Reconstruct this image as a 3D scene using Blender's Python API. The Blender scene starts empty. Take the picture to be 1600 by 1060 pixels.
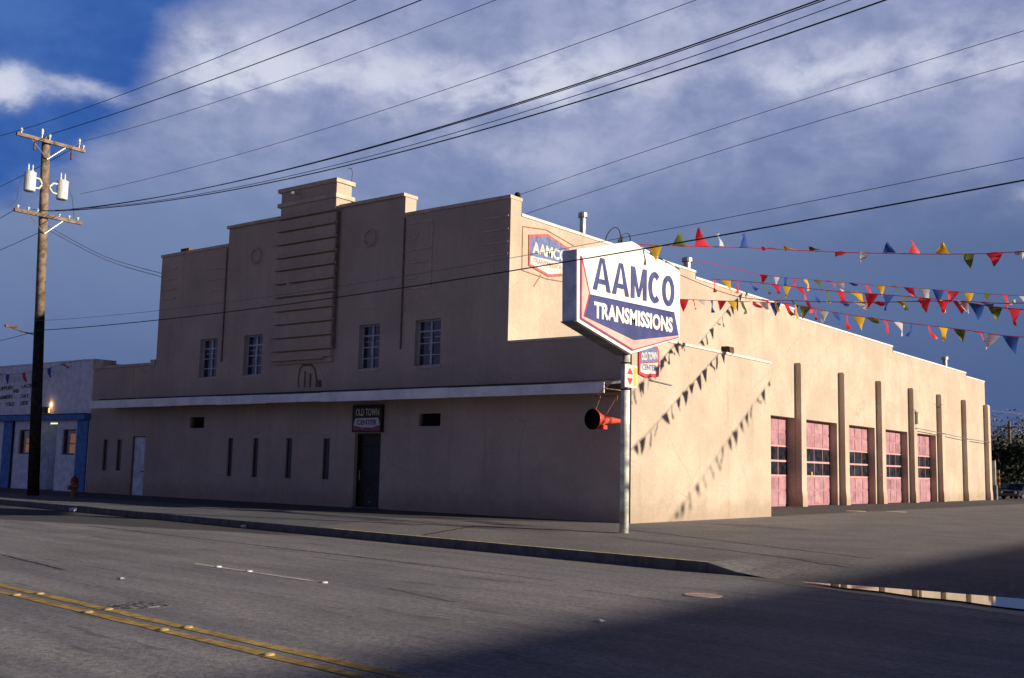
import bpy, math, random
from mathutils import Vector, Matrix
rnd = random.Random(7)
sc = bpy.context.scene
col = sc.collection
R = math.radians

# ------------------------------------------------------------ camera
cam_d = bpy.data.cameras.new("camera"); cam = bpy.data.objects.new("camera", cam_d); col.objects.link(cam)
cam_d.sensor_fit = 'HORIZONTAL'; cam_d.sensor_width = 36; cam_d.lens = 37.866
cam_d.clip_start = 0.1; cam_d.clip_end = 3000
r_ = Vector((0.78974841, 0.61301834, 0.02249388)); u_ = Vector((0.05550048, -0.10792343, 0.9926088)); f_ = Vector((-0.61091501, 0.7826628, 0.11925517))
M = Matrix.Identity(4)
for i in range(3):
    M[i][0] = r_[i]; M[i][1] = u_[i]; M[i][2] = -f_[i]
M[0][3], M[1][3], M[2][3] = 17.0807, -27.797, 1.55
cam.matrix_world = M
sc.camera = cam

# ------------------------------------------------------------ sun, sky, exposure
SUN_A, SUN_E = 18.5, 15.0                      # degrees from +X towards +Y, elevation
S = Vector((math.cos(R(SUN_A)) * math.cos(R(SUN_E)), math.sin(R(SUN_A)) * math.cos(R(SUN_E)), math.sin(R(SUN_E))))
sd = bpy.data.lights.new("sun", 'SUN'); sd.energy = 5.0; sd.angle = R(0.7); sd.color = (1.0, 0.88, 0.68)
so = bpy.data.objects.new("sun", sd); col.objects.link(so); so.location = (60, 20, 40)
so.rotation_euler = S.to_track_quat('Z', 'Y').to_euler()
sc.view_settings.view_transform = 'Standard'; sc.view_settings.look = 'None'
sc.view_settings.exposure = 0.45; sc.view_settings.gamma = 1.0; sc.view_settings.use_curve_mapping = False


def lin(r, g, b):
    return tuple(((c / 255) / 12.92 if c / 255 < 0.04045 else ((c / 255 + 0.055) / 1.055) ** 2.4) for c in (r, g, b))


class NT:
    """small node-tree writer"""
    def __init__(s, nt): s.nt = nt; s.N = nt.nodes; s.L = nt.links
    def set(s, sock, v):
        if v is None: return
        if isinstance(v, bpy.types.NodeSocket): s.L.new(v, sock)
        elif isinstance(v, (tuple, list)):
            v = tuple(v)
            sock.default_value = v + (1,) if (len(v) == 3 and len(sock.default_value) == 4) else v
        else: sock.default_value = v
    def m(s, op, a, b=None, c=None, clamp=False):
        n = s.N.new('ShaderNodeMath'); n.operation = op; n.use_clamp = clamp
        for i, v in enumerate((a, b, c)): s.set(n.inputs[i], v)
        return n.outputs[0]
    def mix(s, f, a, b, blend='MIX'):
        n = s.N.new('ShaderNodeMix'); n.data_type = 'RGBA'; n.blend_type = blend; n.clamp_factor = True
        s.set(n.inputs[0], f); s.set(n.inputs[6], a); s.set(n.inputs[7], b); return n.outputs[2]
    def noise(s, vec, scale, detail=4, rough=0.55, dist=0.0, out=0):
        n = s.N.new('ShaderNodeTexNoise'); s.set(n.inputs['Vector'], vec)
        n.inputs['Scale'].default_value = scale; n.inputs['Detail'].default_value = detail
        n.inputs['Roughness'].default_value = rough; n.inputs['Distortion'].default_value = dist
        return n.outputs[out]
    def ramp(s, v, a, b, lo=0.0, hi=1.0):
        n = s.N.new('ShaderNodeMapRange'); n.interpolation_type = 'SMOOTHSTEP'; n.clamp = True
        s.set(n.inputs[0], v); n.inputs[1].default_value = a; n.inputs[2].default_value = b
        n.inputs[3].default_value = lo; n.inputs[4].default_value = hi; return n.outputs[0]
    def mapping(s, vec, scale=(1, 1, 1), rot=(0, 0, 0), loc=(0, 0, 0)):
        n = s.N.new('ShaderNodeMapping'); s.set(n.inputs[0], vec)
        n.inputs['Scale'].default_value = scale; n.inputs['Rotation'].default_value = rot; n.inputs['Location'].default_value = loc
        return n.outputs[0]
    def sep(s, v):
        n = s.N.new('ShaderNodeSeparateXYZ'); s.set(n.inputs[0], v); return n.outputs
    def comb(s, x, y, z):
        n = s.N.new('ShaderNodeCombineXYZ')
        for i, v in enumerate((x, y, z)): s.set(n.inputs[i], v)
        return n.outputs[0]
    def tc(s, k='Object'): return s.N.new('ShaderNodeTexCoord').outputs[k]


# ---- world: Nishita sky seen through a broken storm cloud deck laid out by azimuth and elevation
world = bpy.data.worlds.new("World"); sc.world = world; world.use_nodes = True
w = NT(world.node_tree); bg = [n for n in w.N if n.type == 'BACKGROUND'][0]; bg.inputs[1].default_value = 0.1
sky = w.N.new('ShaderNodeTexSky'); sky.sky_type = 'NISHITA'; sky.sun_disc = False
sky.sun_elevation = R(SUN_E); sky.sun_rotation = R(90 - SUN_A); sky.altitude = 1500; sky.air_density = 1.0; sky.dust_density = 0.5
D = w.tc('Generated'); dx, dy, dz = w.sep(D)
az = w.m('DEGREES', w.m('ARCTAN2', dx, dy)); el = w.m('DEGREES', w.m('ARCSINE', dz))
flat = w.comb(w.m('MULTIPLY', az, 0.1), w.m('MULTIPLY', el, 0.16), 0.0)
n1 = w.noise(flat, 1.3, 9, 0.6, 0.35); n2 = w.noise(flat, 3.2, 8, 0.62, 0.2); n0 = w.noise(D, 2.2, 5, 0.5)
n3 = w.noise(w.mapping(flat, loc=(5.2, 3.1, 1.7)), 2.0, 8, 0.6, 0.3)
wob = w.m('ADD', w.m('MULTIPLY', w.m('SUBTRACT', n1, 0.5), 8.0), w.m('MULTIPLY', w.m('SUBTRACT', n2, 0.5), 3.0))


def blob(a, e, ra, re, k=1.0, warp=1.0):
    A = w.m('DIVIDE', w.m('ADD', w.m('SUBTRACT', az, a), w.m('MULTIPLY', wob, 0.6 * warp)), ra)
    E_ = w.m('DIVIDE', w.m('ADD', w.m('SUBTRACT', el, e), w.m('MULTIPLY', w.m('SUBTRACT', n3, 0.5), 5.0 * warp)), re)
    d = w.m('ADD', w.m('MULTIPLY', A, A), w.m('MULTIPLY', E_, E_))
    return w.m('MULTIPLY', w.m('EXPONENT', w.m('MULTIPLY', d, -1.0)), k)


def addup(*v):
    r = v[0]
    for x in v[1:]: r = w.m('ADD', r, x)
    return r


def cc(r, g, b, k=8.0): return tuple(c * k for c in lin(r, g, b))


elw = w.m('ADD', el, w.m('MULTIPLY', wob, 0.55))
c0 = w.mix(w.ramp(elw, 1, 13), cc(80, 100, 142), cc(110, 129, 167))
c0 = w.mix(w.m('MULTIPLY', w.ramp(az, -45, -10), 0.55), c0, cc(62, 84, 128))
c1 = w.mix(w.ramp(w.m('ADD', w.m('MULTIPLY', n1, .6), w.m('MULTIPLY', n2, .4)), 0.36, 0.64), cc(122, 134, 174), cc(158, 165, 198))
c = w.mix(w.m('MULTIPLY', w.ramp(elw, 11, 19), 0.92), c0, c1)
brt = addup(blob(-51.5, 20.6, 4.2, 1.7, .75), blob(-54.5, 19.6, 2.6, 1.3, .5), blob(-45, 20.2, 4, 1.8, .5), blob(-38, 20.2, 4.5, 1.0, .55), blob(-33, 21.0, 6, 1.4, .5),
            blob(-21, 20.3, 4.5, 1.7, .7), blob(-13.5, 20.3, 3.4, 1.4, .55), blob(-29, 24, 5, 2, .35), blob(-36, 16.5, 5, 1.6, .3),
            blob(-11.5, 13.6, 1.6, .7, .3), blob(-64.8, 17.6, 1.9, .95, 1.1, .6), blob(-60.5, 17.7, 2.5, .5, .5, .5))
gap = addup(blob(-63.5, 21.0, 5.2, 5.5, 2.2, .35), blob(-61, 25.5, 8.0, 2.6, 1.6, .35), blob(-11, 15.5, 4.5, 3.0, .48, .6), blob(-67, 14, 5, 3.0, .7), blob(-69, 19, 4, 2.5, 1.0, .5))
gapm = w.m('MULTIPLY', w.ramp(gap, .28, .85), 0.97)
c = w.mix(gapm, c, w.mix(w.ramp(n1, .3, .7), cc(40, 84, 158), cc(64, 104, 172)))
bm = w.m('MULTIPLY', brt, w.ramp(w.m('ADD', n2, w.m('MULTIPLY', n3, .5)), .30, 1.0))
c = w.mix(w.ramp(bm, .0, .72), c, cc(200, 204, 222))
# away from the photographed part of the sky: broken cloud over the clear Nishita sky
open_ = w.ramp(w.m('ADD', n0, w.m('MULTIPLY', w.m('SUBTRACT', n1, 0.5), .3)), .48, .62)
low = w.mix(w.ramp(el, 34, 14), cc(28, 32, 56), cc(114, 114, 166))
veil = w.mix(w.m('MULTIPLY', open_, w.ramp(el, 60, 20)), low, w.mix(1.0, sky.outputs[0], (.30, .33, .42), 'MULTIPLY'))

front = w.m('MULTIPLY', w.ramp(az, -92, -74), w.ramp(az, 16, -4))
front = w.m('MULTIPLY', front, w.ramp(el, 34, 27))
c = w.mix(front, veil, c)
w.L.new(c, bg.inputs[0])

# ------------------------------------------------------------ materials
MT = {}


def mat(name, base, rough=0.85, spec=0.3, metal=0.0, var=0.12, vscale=3.0, bump=0.0, bscale=60.0, emit=None, estr=0.0, streak=0.0, speck=0.0, coat=0.0):
    m = bpy.data.materials.new(name); m.use_nodes = True
    t = NT(m.node_tree); b = [n for n in t.N if n.type == 'BSDF_PRINCIPLED'][0]
    oc = t.tc('Object')
    v = t.noise(oc, vscale, 5, .6)
    dark = tuple(c * (1 - var * 1.6) for c in base); lite = tuple(min(1, c * (1 + var)) for c in base)
    c = t.mix(t.ramp(v, .3, .7), dark, lite)
    if streak:
        st = t.noise(t.mapping(oc, scale=(2.2, 2.2, 0.18)), 2.0, 5, .65)
        c = t.mix(t.m('MULTIPLY', t.ramp(st, .52, .8), streak), c, tuple(x * .45 for x in base))
    if speck:
        sp = t.noise(oc, 38, 3, .8)
        c = t.mix(t.m('MULTIPLY', t.ramp(sp, .35, .75), speck), c, tuple(x * .6 for x in base))
    t.L.new(c, b.inputs['Base Color'])
    b.inputs['Roughness'].default_value = rough; b.inputs['Specular IOR Level'].default_value = spec; b.inputs['Metallic'].default_value = metal
    b.inputs['Coat Weight'].default_value = coat
    if bump:
        bn = t.N.new('ShaderNodeBump'); bn.inputs['Strength'].default_value = bump; bn.inputs['Distance'].default_value = 0.03
        t.L.new(t.noise(oc, bscale, 3, .7), bn.inputs['Height']); t.L.new(bn.outputs[0], b.inputs['Normal'])
    if emit:
        b.inputs['Emission Color'].default_value = (*emit, 1); b.inputs['Emission Strength'].default_value = estr
    MT[name] = m
    return m


def stucco(name, base):
    m = bpy.data.materials.new(name); m.use_nodes = True
    t = NT(m.node_tree); b = [n for n in t.N if n.type == 'BSDF_PRINCIPLED'][0]
    oc = t.tc('Object')
    big = t.noise(oc, .45, 6, .62); mid = t.noise(oc, 2.6, 5, .6); fine = t.noise(oc, 14, 4, .75)
    c = t.mix(t.ramp(big, .32, .68), tuple(x * .84 for x in base), tuple(min(1, x * 1.09) for x in base))
    c = t.mix(t.m('MULTIPLY', t.ramp(mid, .48, .78), .30), c, (base[0] * .80, base[1] * .70, base[2] * .64))
    c = t.mix(t.m('MULTIPLY', t.ramp(fine, .42, .8), .35), c, tuple(x * .68 for x in base))
    st = t.noise(t.mapping(oc, scale=(1.6, 1.6, .12)), 1.7, 6, .68)
    c = t.mix(t.m('MULTIPLY', t.ramp(st, .50, .78), .42), c, (base[0] * .55, base[1] * .5, base[2] * .5))
    vo = t.N.new('ShaderNodeTexVoronoi'); vo.inputs['Scale'].default_value = .42; vo.distance = 'CHEBYCHEV'; t.set(vo.inputs['Vector'], t.mix(.12, oc, t.noise(oc, 2.0, 3, .6, 0, 1)))
    pt = t.ramp(t.sep(vo.outputs['Color'])[0], .78, .80)
    c = t.mix(t.m('MULTIPLY', pt, .38), c, (base[0] * .84, base[1] * .80, base[2] * .80))
    ve = t.N.new('ShaderNodeTexVoronoi'); ve.feature = 'DISTANCE_TO_EDGE'; ve.inputs['Scale'].default_value = .30; t.set(ve.inputs['Vector'], t.mapping(t.mix(.22, oc, t.noise(oc, 1.6, 5, .7, 0, 1)), loc=(3, 1, 2)))
    ck = t.m('MULTIPLY', t.ramp(ve.outputs['Distance'], .007, .002), t.ramp(big, .50, .56))
    c = t.mix(t.m('MULTIPLY', ck, .40), c, tuple(x * .5 for x in base))
    gr = t.noise(oc, 12, 4, .95)
    c = t.mix(t.m('MULTIPLY', t.ramp(gr, .62, .38), .30), c, tuple(x * .62 for x in base))
    c = t.mix(t.m('MULTIPLY', t.ramp(gr, .52, .75), .30), c, tuple(min(1, x * 1.22) for x in base))
    z = t.sep(oc)[2]
    splash = t.m('MULTIPLY', t.ramp(t.m('ADD', z, t.m('MULTIPLY', mid, -.9)), .45, -.35), .45)
    c = t.mix(splash, c, (base[0] * .5, base[1] * .42, base[2] * .38))
    t.L.new(c, b.inputs['Base Color']); b.inputs['Roughness'].default_value = .95; b.inputs['Specular IOR Level'].default_value = .1
    bn = t.N.new('ShaderNodeBump'); bn.inputs['Strength'].default_value = .55; bn.inputs['Distance'].default_value = .03
    h = t.m('ADD', t.noise(oc, 22, 4, .7), t.m('MULTIPLY', t.noise(oc, 1.3, 3, .6), 2.5))
    t.L.new(h, bn.inputs['Height']); t.L.new(bn.outputs[0], b.inputs['Normal'])
    MT[name] = m; return m


stucco('stucco', (.57, .470, .385))
mat('trim', (.60, .49, .40), .9, .1, var=.12, bump=.3, streak=.3)
mat('dark_brown_shade', (.20, .145, .12), .95, .05, var=.2)  # dark brown of frames, soffit and scar, and of the painted groove shade
mat('coping_white', (.74, .68, .62), .7, .3, var=.12, streak=.2)
mat('white_metal', (.90, .92, .97), .5, .4, var=.12, vscale=1.2, streak=.35)
mat('roofing', (.10, .10, .11), .9, .2, var=.3)
mat('frame_paint', (.50, .56, .62), .6, .3, var=.15)
mat('glass', (.030, .038, .06), .06, .7, var=.5, vscale=2.0)
mat('door_glass', (.018, .022, .03), .22, .35, var=.6, vscale=3.0)
mat('pink_b', (.38, .19, .23), .7, .25, var=.2, vscale=1.2, streak=.45)
mat('pink_c', (.44, .24, .275), .7, .25, var=.18, vscale=1.8, streak=.35)
mat('black_glass', (.012, .012, .014), .25, .4, var=.4)
mat('black_paint', (.014, .014, .013), .45, .3, var=.4, vscale=5)
mat('void', (.006, .006, .008), .95, .02, var=.3)
mat('door_white', (.74, .78, .86), .6, .3, var=.15, streak=.4)
mat('pink', (.42, .215, .255), .65, .25, var=.14, vscale=2.5, streak=.25)
mat('pink_rail', (.68, .36, .34), .6, .3, var=.1)
mat('sign_white', (.86, .83, .78), .4, .4, var=.07, streak=.22)
mat('sign_side', (.55, .63, .78), .4, .5, var=.15, streak=.3)
mat('sign_under', (.20, .19, .20), .7, .2, var=.2)
mat('sign_navy', (.052, .062, .20), .4, .4, var=.16, vscale=2)
mat('letter_navy', (.060, .072, .22), .4, .4, var=.2, vscale=3)
mat('sign_red', (.56, .045, .07), .4, .4, var=.1)
mat('sign_purple', (.28, .05, .13), .4, .4, var=.1)
mat('sign_pink', (.78, .42, .38), .4, .4, var=.12, vscale=1.5)
mat('fade_blue', (.16, .20, .38), .8, .1, var=.2, vscale=6)
mat('fade_white', (.72, .66, .60), .8, .1, var=.12, vscale=6)
mat('fade_red', (.55, .14, .14), .8, .1, var=.2, vscale=6)
mat('fade_line', (.42, .17, .12), .9, .1, var=.3, vscale=5)
mat('pole_paint', (.74, .73, .66), .5, .4, var=.3, vscale=3, streak=.6)
mat('galv', (.45, .45, .44), .45, .5, metal=.6, var=.2)
mat('rust', (.16, .09, .06), .8, .2, var=.3)
mat('horn_red', (.75, .09, .05), .4, .5, var=.15)
mat('wood', (.25, .185, .145), .9, .1, var=.35, vscale=4, streak=.6)
mat('dark_shade_wood', (.035, .030, .024), .85, .15, var=.4, vscale=5)  # near-black: shade on the pole's lower half; also the downpipe's own colour
mat('porcelain', (.70, .72, .72), .25, .6, var=.06)
mat('transformer', (.62, .66, .66), .4, .5, var=.08, streak=.15)
mat('cable', (.035, .035, .045), .6, .3, var=.2)
mat('cable_grey', (.16, .17, .22), .6, .3, var=.2)
mat('nb_white', (.80, .84, .92), .8, .2, var=.12, streak=.3, bump=.2)
mat('nb_blue', (.07, .20, .50), .6, .3, var=.2, streak=.3)
mat('nb_door', (.26, .36, .62), .6, .3, var=.2)
mat('nb_text', (.12, .05, .09), .8, .2, var=.4, vscale=12)
mat('nb_text_blue', (.06, .08, .20), .8, .2, var=.4, vscale=12)
mat('display_glow', (.45, .22, .14), .8, .2, var=.5, vscale=4, emit=(1, .42, .22), estr=.10)
mat('lamp_glow', (1, .8, .5), .6, .2, var=0, emit=(1, .62, .25), estr=1.2)
mat('tube_glow', (1, 1, .9), .6, .2, var=0, emit=(.85, .95, .62), estr=.75)
mat('hydrant_yellow', (.33, .13, .04), .6, .35, var=.3, vscale=12)
mat('hydrant_red', (.30, .035, .04), .6, .35, var=.3, vscale=12)
mat('cup', (.72, .74, .80), .6, .3, var=.1)
mat('yellow_line', (.50, .35, .13), .85, .1, var=.35, vscale=6, speck=.9)
mat('white_line', (.58, .56, .54), .8, .15, var=.2, vscale=5, speck=.5)
mat('marker_yellow', (.48, .34, .14), .5, .3, var=.2, vscale=12)
mat('marker_white', (.72, .70, .68), .5, .3, var=.2, vscale=12)
mat('iron', (.045, .045, .05), .5, .5, metal=.5, var=.4, vscale=14, bump=.5, bscale=30)
m = mat('iron_rough', (.05, .05, .055), .6, .4, var=.4, vscale=14, bump=.6, bscale=30)
t = NT(m.node_tree); b = [n for n in t.N if n.type == 'BSDF_PRINCIPLED'][0]
v_ = t.N.new('ShaderNodeTexVoronoi'); v_.inputs['Scale'].default_value = 16; t.set(v_.inputs['Vector'], t.tc('Object'))
t.L.new(t.mix(t.ramp(t.m('ADD', v_.outputs['Distance'], t.m('MULTIPLY', t.noise(t.tc('Object'), 7, 4), .5)), .68, .85), (.05, .05, .06), (.27, .26, .27)), b.inputs['Base Color'])
mat('worn_glint_iron', (.62, .42, .34), .55, .4, var=.25, vscale=8)
mat('tar', (.026, .027, .034), .7, .3, var=.3)
mat('kerb', (.17, .16, .155), .85, .2, var=.22, vscale=4, speck=.5, bump=.3)
mat('kerb_yellow', (.80, .66, .38), .85, .2, var=.3, vscale=6, speck=.7)
mat('bark', (.09, .07, .055), .95, .1, var=.3)
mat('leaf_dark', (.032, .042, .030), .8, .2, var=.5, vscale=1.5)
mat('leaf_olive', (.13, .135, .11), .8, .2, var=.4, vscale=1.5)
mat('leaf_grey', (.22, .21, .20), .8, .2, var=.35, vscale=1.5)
mat('car_dark', (.018, .02, .028), .25, .6, var=.1, coat=.5)
mat('car_blue', (.09, .13, .30), .3, .6, var=.1, coat=.5)
mat('car_silver', (.30, .32, .36), .3, .6, var=.1, coat=.5)
mat('tyre', (.02, .02, .02), .9, .1)
mat('chrome', (.7, .7, .72), .2, .7, metal=.9, var=.05)
mat('lens', (.85, .85, .82), .2, .6, var=.05)
mat('stripe_yellow', (.65, .45, .10), .6, .3, var=.1)
mat('stripe_red', (.35, .05, .05), .6, .3, var=.1)
mat('bird', (.05, .045, .04), .8, .2)
mat('dirt', (.20, .165, .13), .95, .1, var=.25, vscale=.8, speck=.5)
mat('brick', (.22, .12, .09), .9, .1, var=.2, vscale=3, speck=.4)
for nm, cl in dict(r=(.72, .04, .07), y=(.90, .55, .04), b=(.04, .11, .42), w=(.74, .74, .76), g=(.11, .15, .03)).items():
    m = mat('cloth_' + nm, cl, .55, .35, var=.08)
    t = NT(m.node_tree); b = [n for n in t.N if n.type == 'BSDF_PRINCIPLED'][0]; o = [n for n in t.N if n.type == 'OUTPUT_MATERIAL'][0]
    tr = t.N.new('ShaderNodeBsdfTranslucent'); tr.inputs[0].default_value = (*cl, 1); ms = t.N.new('ShaderNodeMixShader'); ms.inputs[0].default_value = .42
    t.L.new(b.outputs[0], ms.inputs[1]); t.L.new(tr.outputs[0], ms.inputs[2]); t.L.new(ms.outputs[0], o.inputs[0])

ST = math.atan(-.1)                            # street direction, turned a little from the facade


def kerb_y(x): return -9.85 - .095 * x


def road_material():
    m = bpy.data.materials.new('asphalt_road'); m.use_nodes = True
    t = NT(m.node_tree); b = [n for n in t.N if n.type == 'BSDF_PRINCIPLED'][0]
    oc = t.tc('Object'); rc = t.mapping(oc, rot=(0, 0, -ST)); X, Y, Z = t.sep(rc)
    st = t.noise(t.mapping(rc, scale=(.16, 1.5, 1), loc=(3.3, 7.7, 2.2)), 1.0, 7, .62, .0)
    st2 = t.noise(t.mapping(rc, scale=(.37, 2.1, 1), loc=(31.7, 14.3, 5.1)), 1.2, 6, .6, .0)
    big = t.noise(oc, .35, 5, .6); fine = t.noise(oc, 45, 3, .85); grit = t.noise(oc, 14, 4, .8)
    c = t.mix(t.ramp(st, .36, .64), (.27, .263, .31), (.41, .395, .435))
    c = t.mix(t.m('MULTIPLY', t.ramp(big, .4, .7), .35), c, (.15, .148, .165))
    c = t.mix(t.m('MULTIPLY', t.ramp(st2, .60, .68), .60), c, (.10, .10, .12))
    # pale worn strip beside the kerb, darker wedge along the gutter at the far end
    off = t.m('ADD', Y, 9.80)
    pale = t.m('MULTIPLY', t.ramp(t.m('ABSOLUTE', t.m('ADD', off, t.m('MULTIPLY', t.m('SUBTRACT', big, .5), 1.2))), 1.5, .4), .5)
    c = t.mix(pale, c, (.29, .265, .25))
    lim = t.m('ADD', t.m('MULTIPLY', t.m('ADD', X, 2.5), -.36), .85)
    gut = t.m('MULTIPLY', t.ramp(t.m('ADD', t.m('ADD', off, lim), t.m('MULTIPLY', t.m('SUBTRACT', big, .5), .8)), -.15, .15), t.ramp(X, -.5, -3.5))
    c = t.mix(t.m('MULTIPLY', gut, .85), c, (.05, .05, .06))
    c = t.mix(t.m('MULTIPLY', t.ramp(t.noise(oc, 11, 3, .95), .58, .40), .50), c, (.10, .095, .108))
    c = t.mix(t.m('MULTIPLY', t.ramp(fine, .30, .72), .42), c, (.085, .083, .09))
    c = t.mix(t.m('MULTIPLY', t.ramp(fine, .58, .74), .5), c, (.46, .43, .42))
    c = t.mix(t.m('MULTIPLY', t.ramp(grit, .5, .8), .3), c, (.11, .107, .115))
    t.L.new(c, b.inputs['Base Color'])
    t.L.new(t.ramp(t.m('ADD', big, t.m('MULTIPLY', st, .5)), .5, 1.1, .72, .88), b.inputs['Roughness']); b.inputs['Specular IOR Level'].default_value = .12
    bn = t.N.new('ShaderNodeBump'); bn.inputs['Strength'].default_value = .35; bn.inputs['Distance'].default_value = .02
    t.L.new(t.m('ADD', fine, grit), bn.inputs['Height']); t.L.new(bn.outputs[0], b.inputs['Normal'])
    return m


def lot_material():
    m = bpy.data.materials.new('asphalt_lot'); m.use_nodes = True
    t = NT(m.node_tree); b = [n for n in t.N if n.type == 'BSDF_PRINCIPLED'][0]
    oc = t.tc('Object'); X, Y, Z = t.sep(oc)
    big = t.noise(oc, .5, 6, .6); fine = t.noise(oc, 40, 3, .85); grit = t.noise(oc, 9, 5, .75)
    wb = t.m('MULTIPLY', t.m('SUBTRACT', t.noise(oc, 1.1, 4, .6), .5), 1.3)
    vo = t.N.new('ShaderNodeTexVoronoi'); vo.feature = 'DISTANCE_TO_EDGE'; vo.inputs['Scale'].default_value = .33
    t.set(vo.inputs['Vector'], t.mapping(oc, scale=(1, .45, 1))); crack = t.ramp(t.m('ADD', vo.outputs['Distance'], t.m('MULTIPLY', grit, .02)), .024, .010)
    c = t.mix(t.ramp(big, .34, .68), (.26, .25, .275), (.35, .335, .35))
    c = t.mix(t.m('MULTIPLY', t.ramp(grit, .45, .78), .45), c, (.12, .117, .118))
    # left of a line running from kerb to wall the walk is smooth bluish concrete
    dline = t.m('ADD', t.m('ADD', X, 5.1), t.m('MULTIPLY', t.m('ADD', Y, 5.0), .40))
    conc = t.ramp(t.m('ADD', dline, t.m('MULTIPLY', wb, .10)), .08, -.08)
    c = t.mix(conc, c, t.mix(t.ramp(big, .3, .7), (.17, .182, .23), (.24, .25, .30)))
    jt = t.m('ABSOLUTE', t.m('SUBTRACT', t.m('FRACT', t.m('MULTIPLY', X, .62)), .5))
    jl = t.m('MAXIMUM', t.ramp(jt, .485, .495), t.ramp(t.m('ABSOLUTE', t.m('ADD', Y, t.m('ADD', t.m('MULTIPLY', X, .095), 8.3))), .035, .015))
    c = t.mix(t.m('MULTIPLY', t.m('MULTIPLY', jl, t.ramp(X, -1.2, -1.6)), .5), c, (.06, .06, .07))
    # dark band along the wall, narrowing to nothing at the corner
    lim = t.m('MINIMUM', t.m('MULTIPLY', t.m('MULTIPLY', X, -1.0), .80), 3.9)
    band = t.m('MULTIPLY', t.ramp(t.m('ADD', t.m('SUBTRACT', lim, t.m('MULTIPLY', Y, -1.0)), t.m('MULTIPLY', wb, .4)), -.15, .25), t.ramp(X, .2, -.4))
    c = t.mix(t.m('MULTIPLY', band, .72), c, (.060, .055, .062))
    c = t.mix(t.m('MULTIPLY', t.ramp(t.noise(oc, 10, 3, .95), .60, .40), .5), c, (.09, .086, .09))
    c = t.mix(t.m('MULTIPLY', t.ramp(fine, .3, .74), .45), c, (.075, .072, .075))
    c = t.mix(t.m('MULTIPLY', t.ramp(fine, .66, .82), .35), c, (.42, .39, .36))
    t.L.new(c, b.inputs['Base Color'])
    t.L.new(t.mix(conc, (.9,) * 3, (.6,) * 3), b.inputs['Roughness']); b.inputs['Specular IOR Level'].default_value = .12
    bn = t.N.new('ShaderNodeBump'); bn.inputs['Strength'].default_value = .4; bn.inputs['Distance'].default_value = .02
    t.L.new(t.m('ADD', fine, t.m('MULTIPLY', grit, 1.5)), bn.inputs['Height']); t.L.new(bn.outputs[0], b.inputs['Normal'])
    return m


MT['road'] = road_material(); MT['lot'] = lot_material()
wm = bpy.data.materials.new('puddle_water'); wm.use_nodes = True
wb_ = [n for n in wm.node_tree.nodes if n.type == 'BSDF_PRINCIPLED'][0]
wb_.inputs['Base Color'].default_value = (.02, .02, .025, 1); wb_.inputs['Roughness'].default_value = .035; wb_.inputs['Specular IOR Level'].default_value = .6
MT['water'] = wm
mat('damp', (.05, .05, .058), .45, .4, var=.4, vscale=3, speck=.5, bump=.3)


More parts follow.
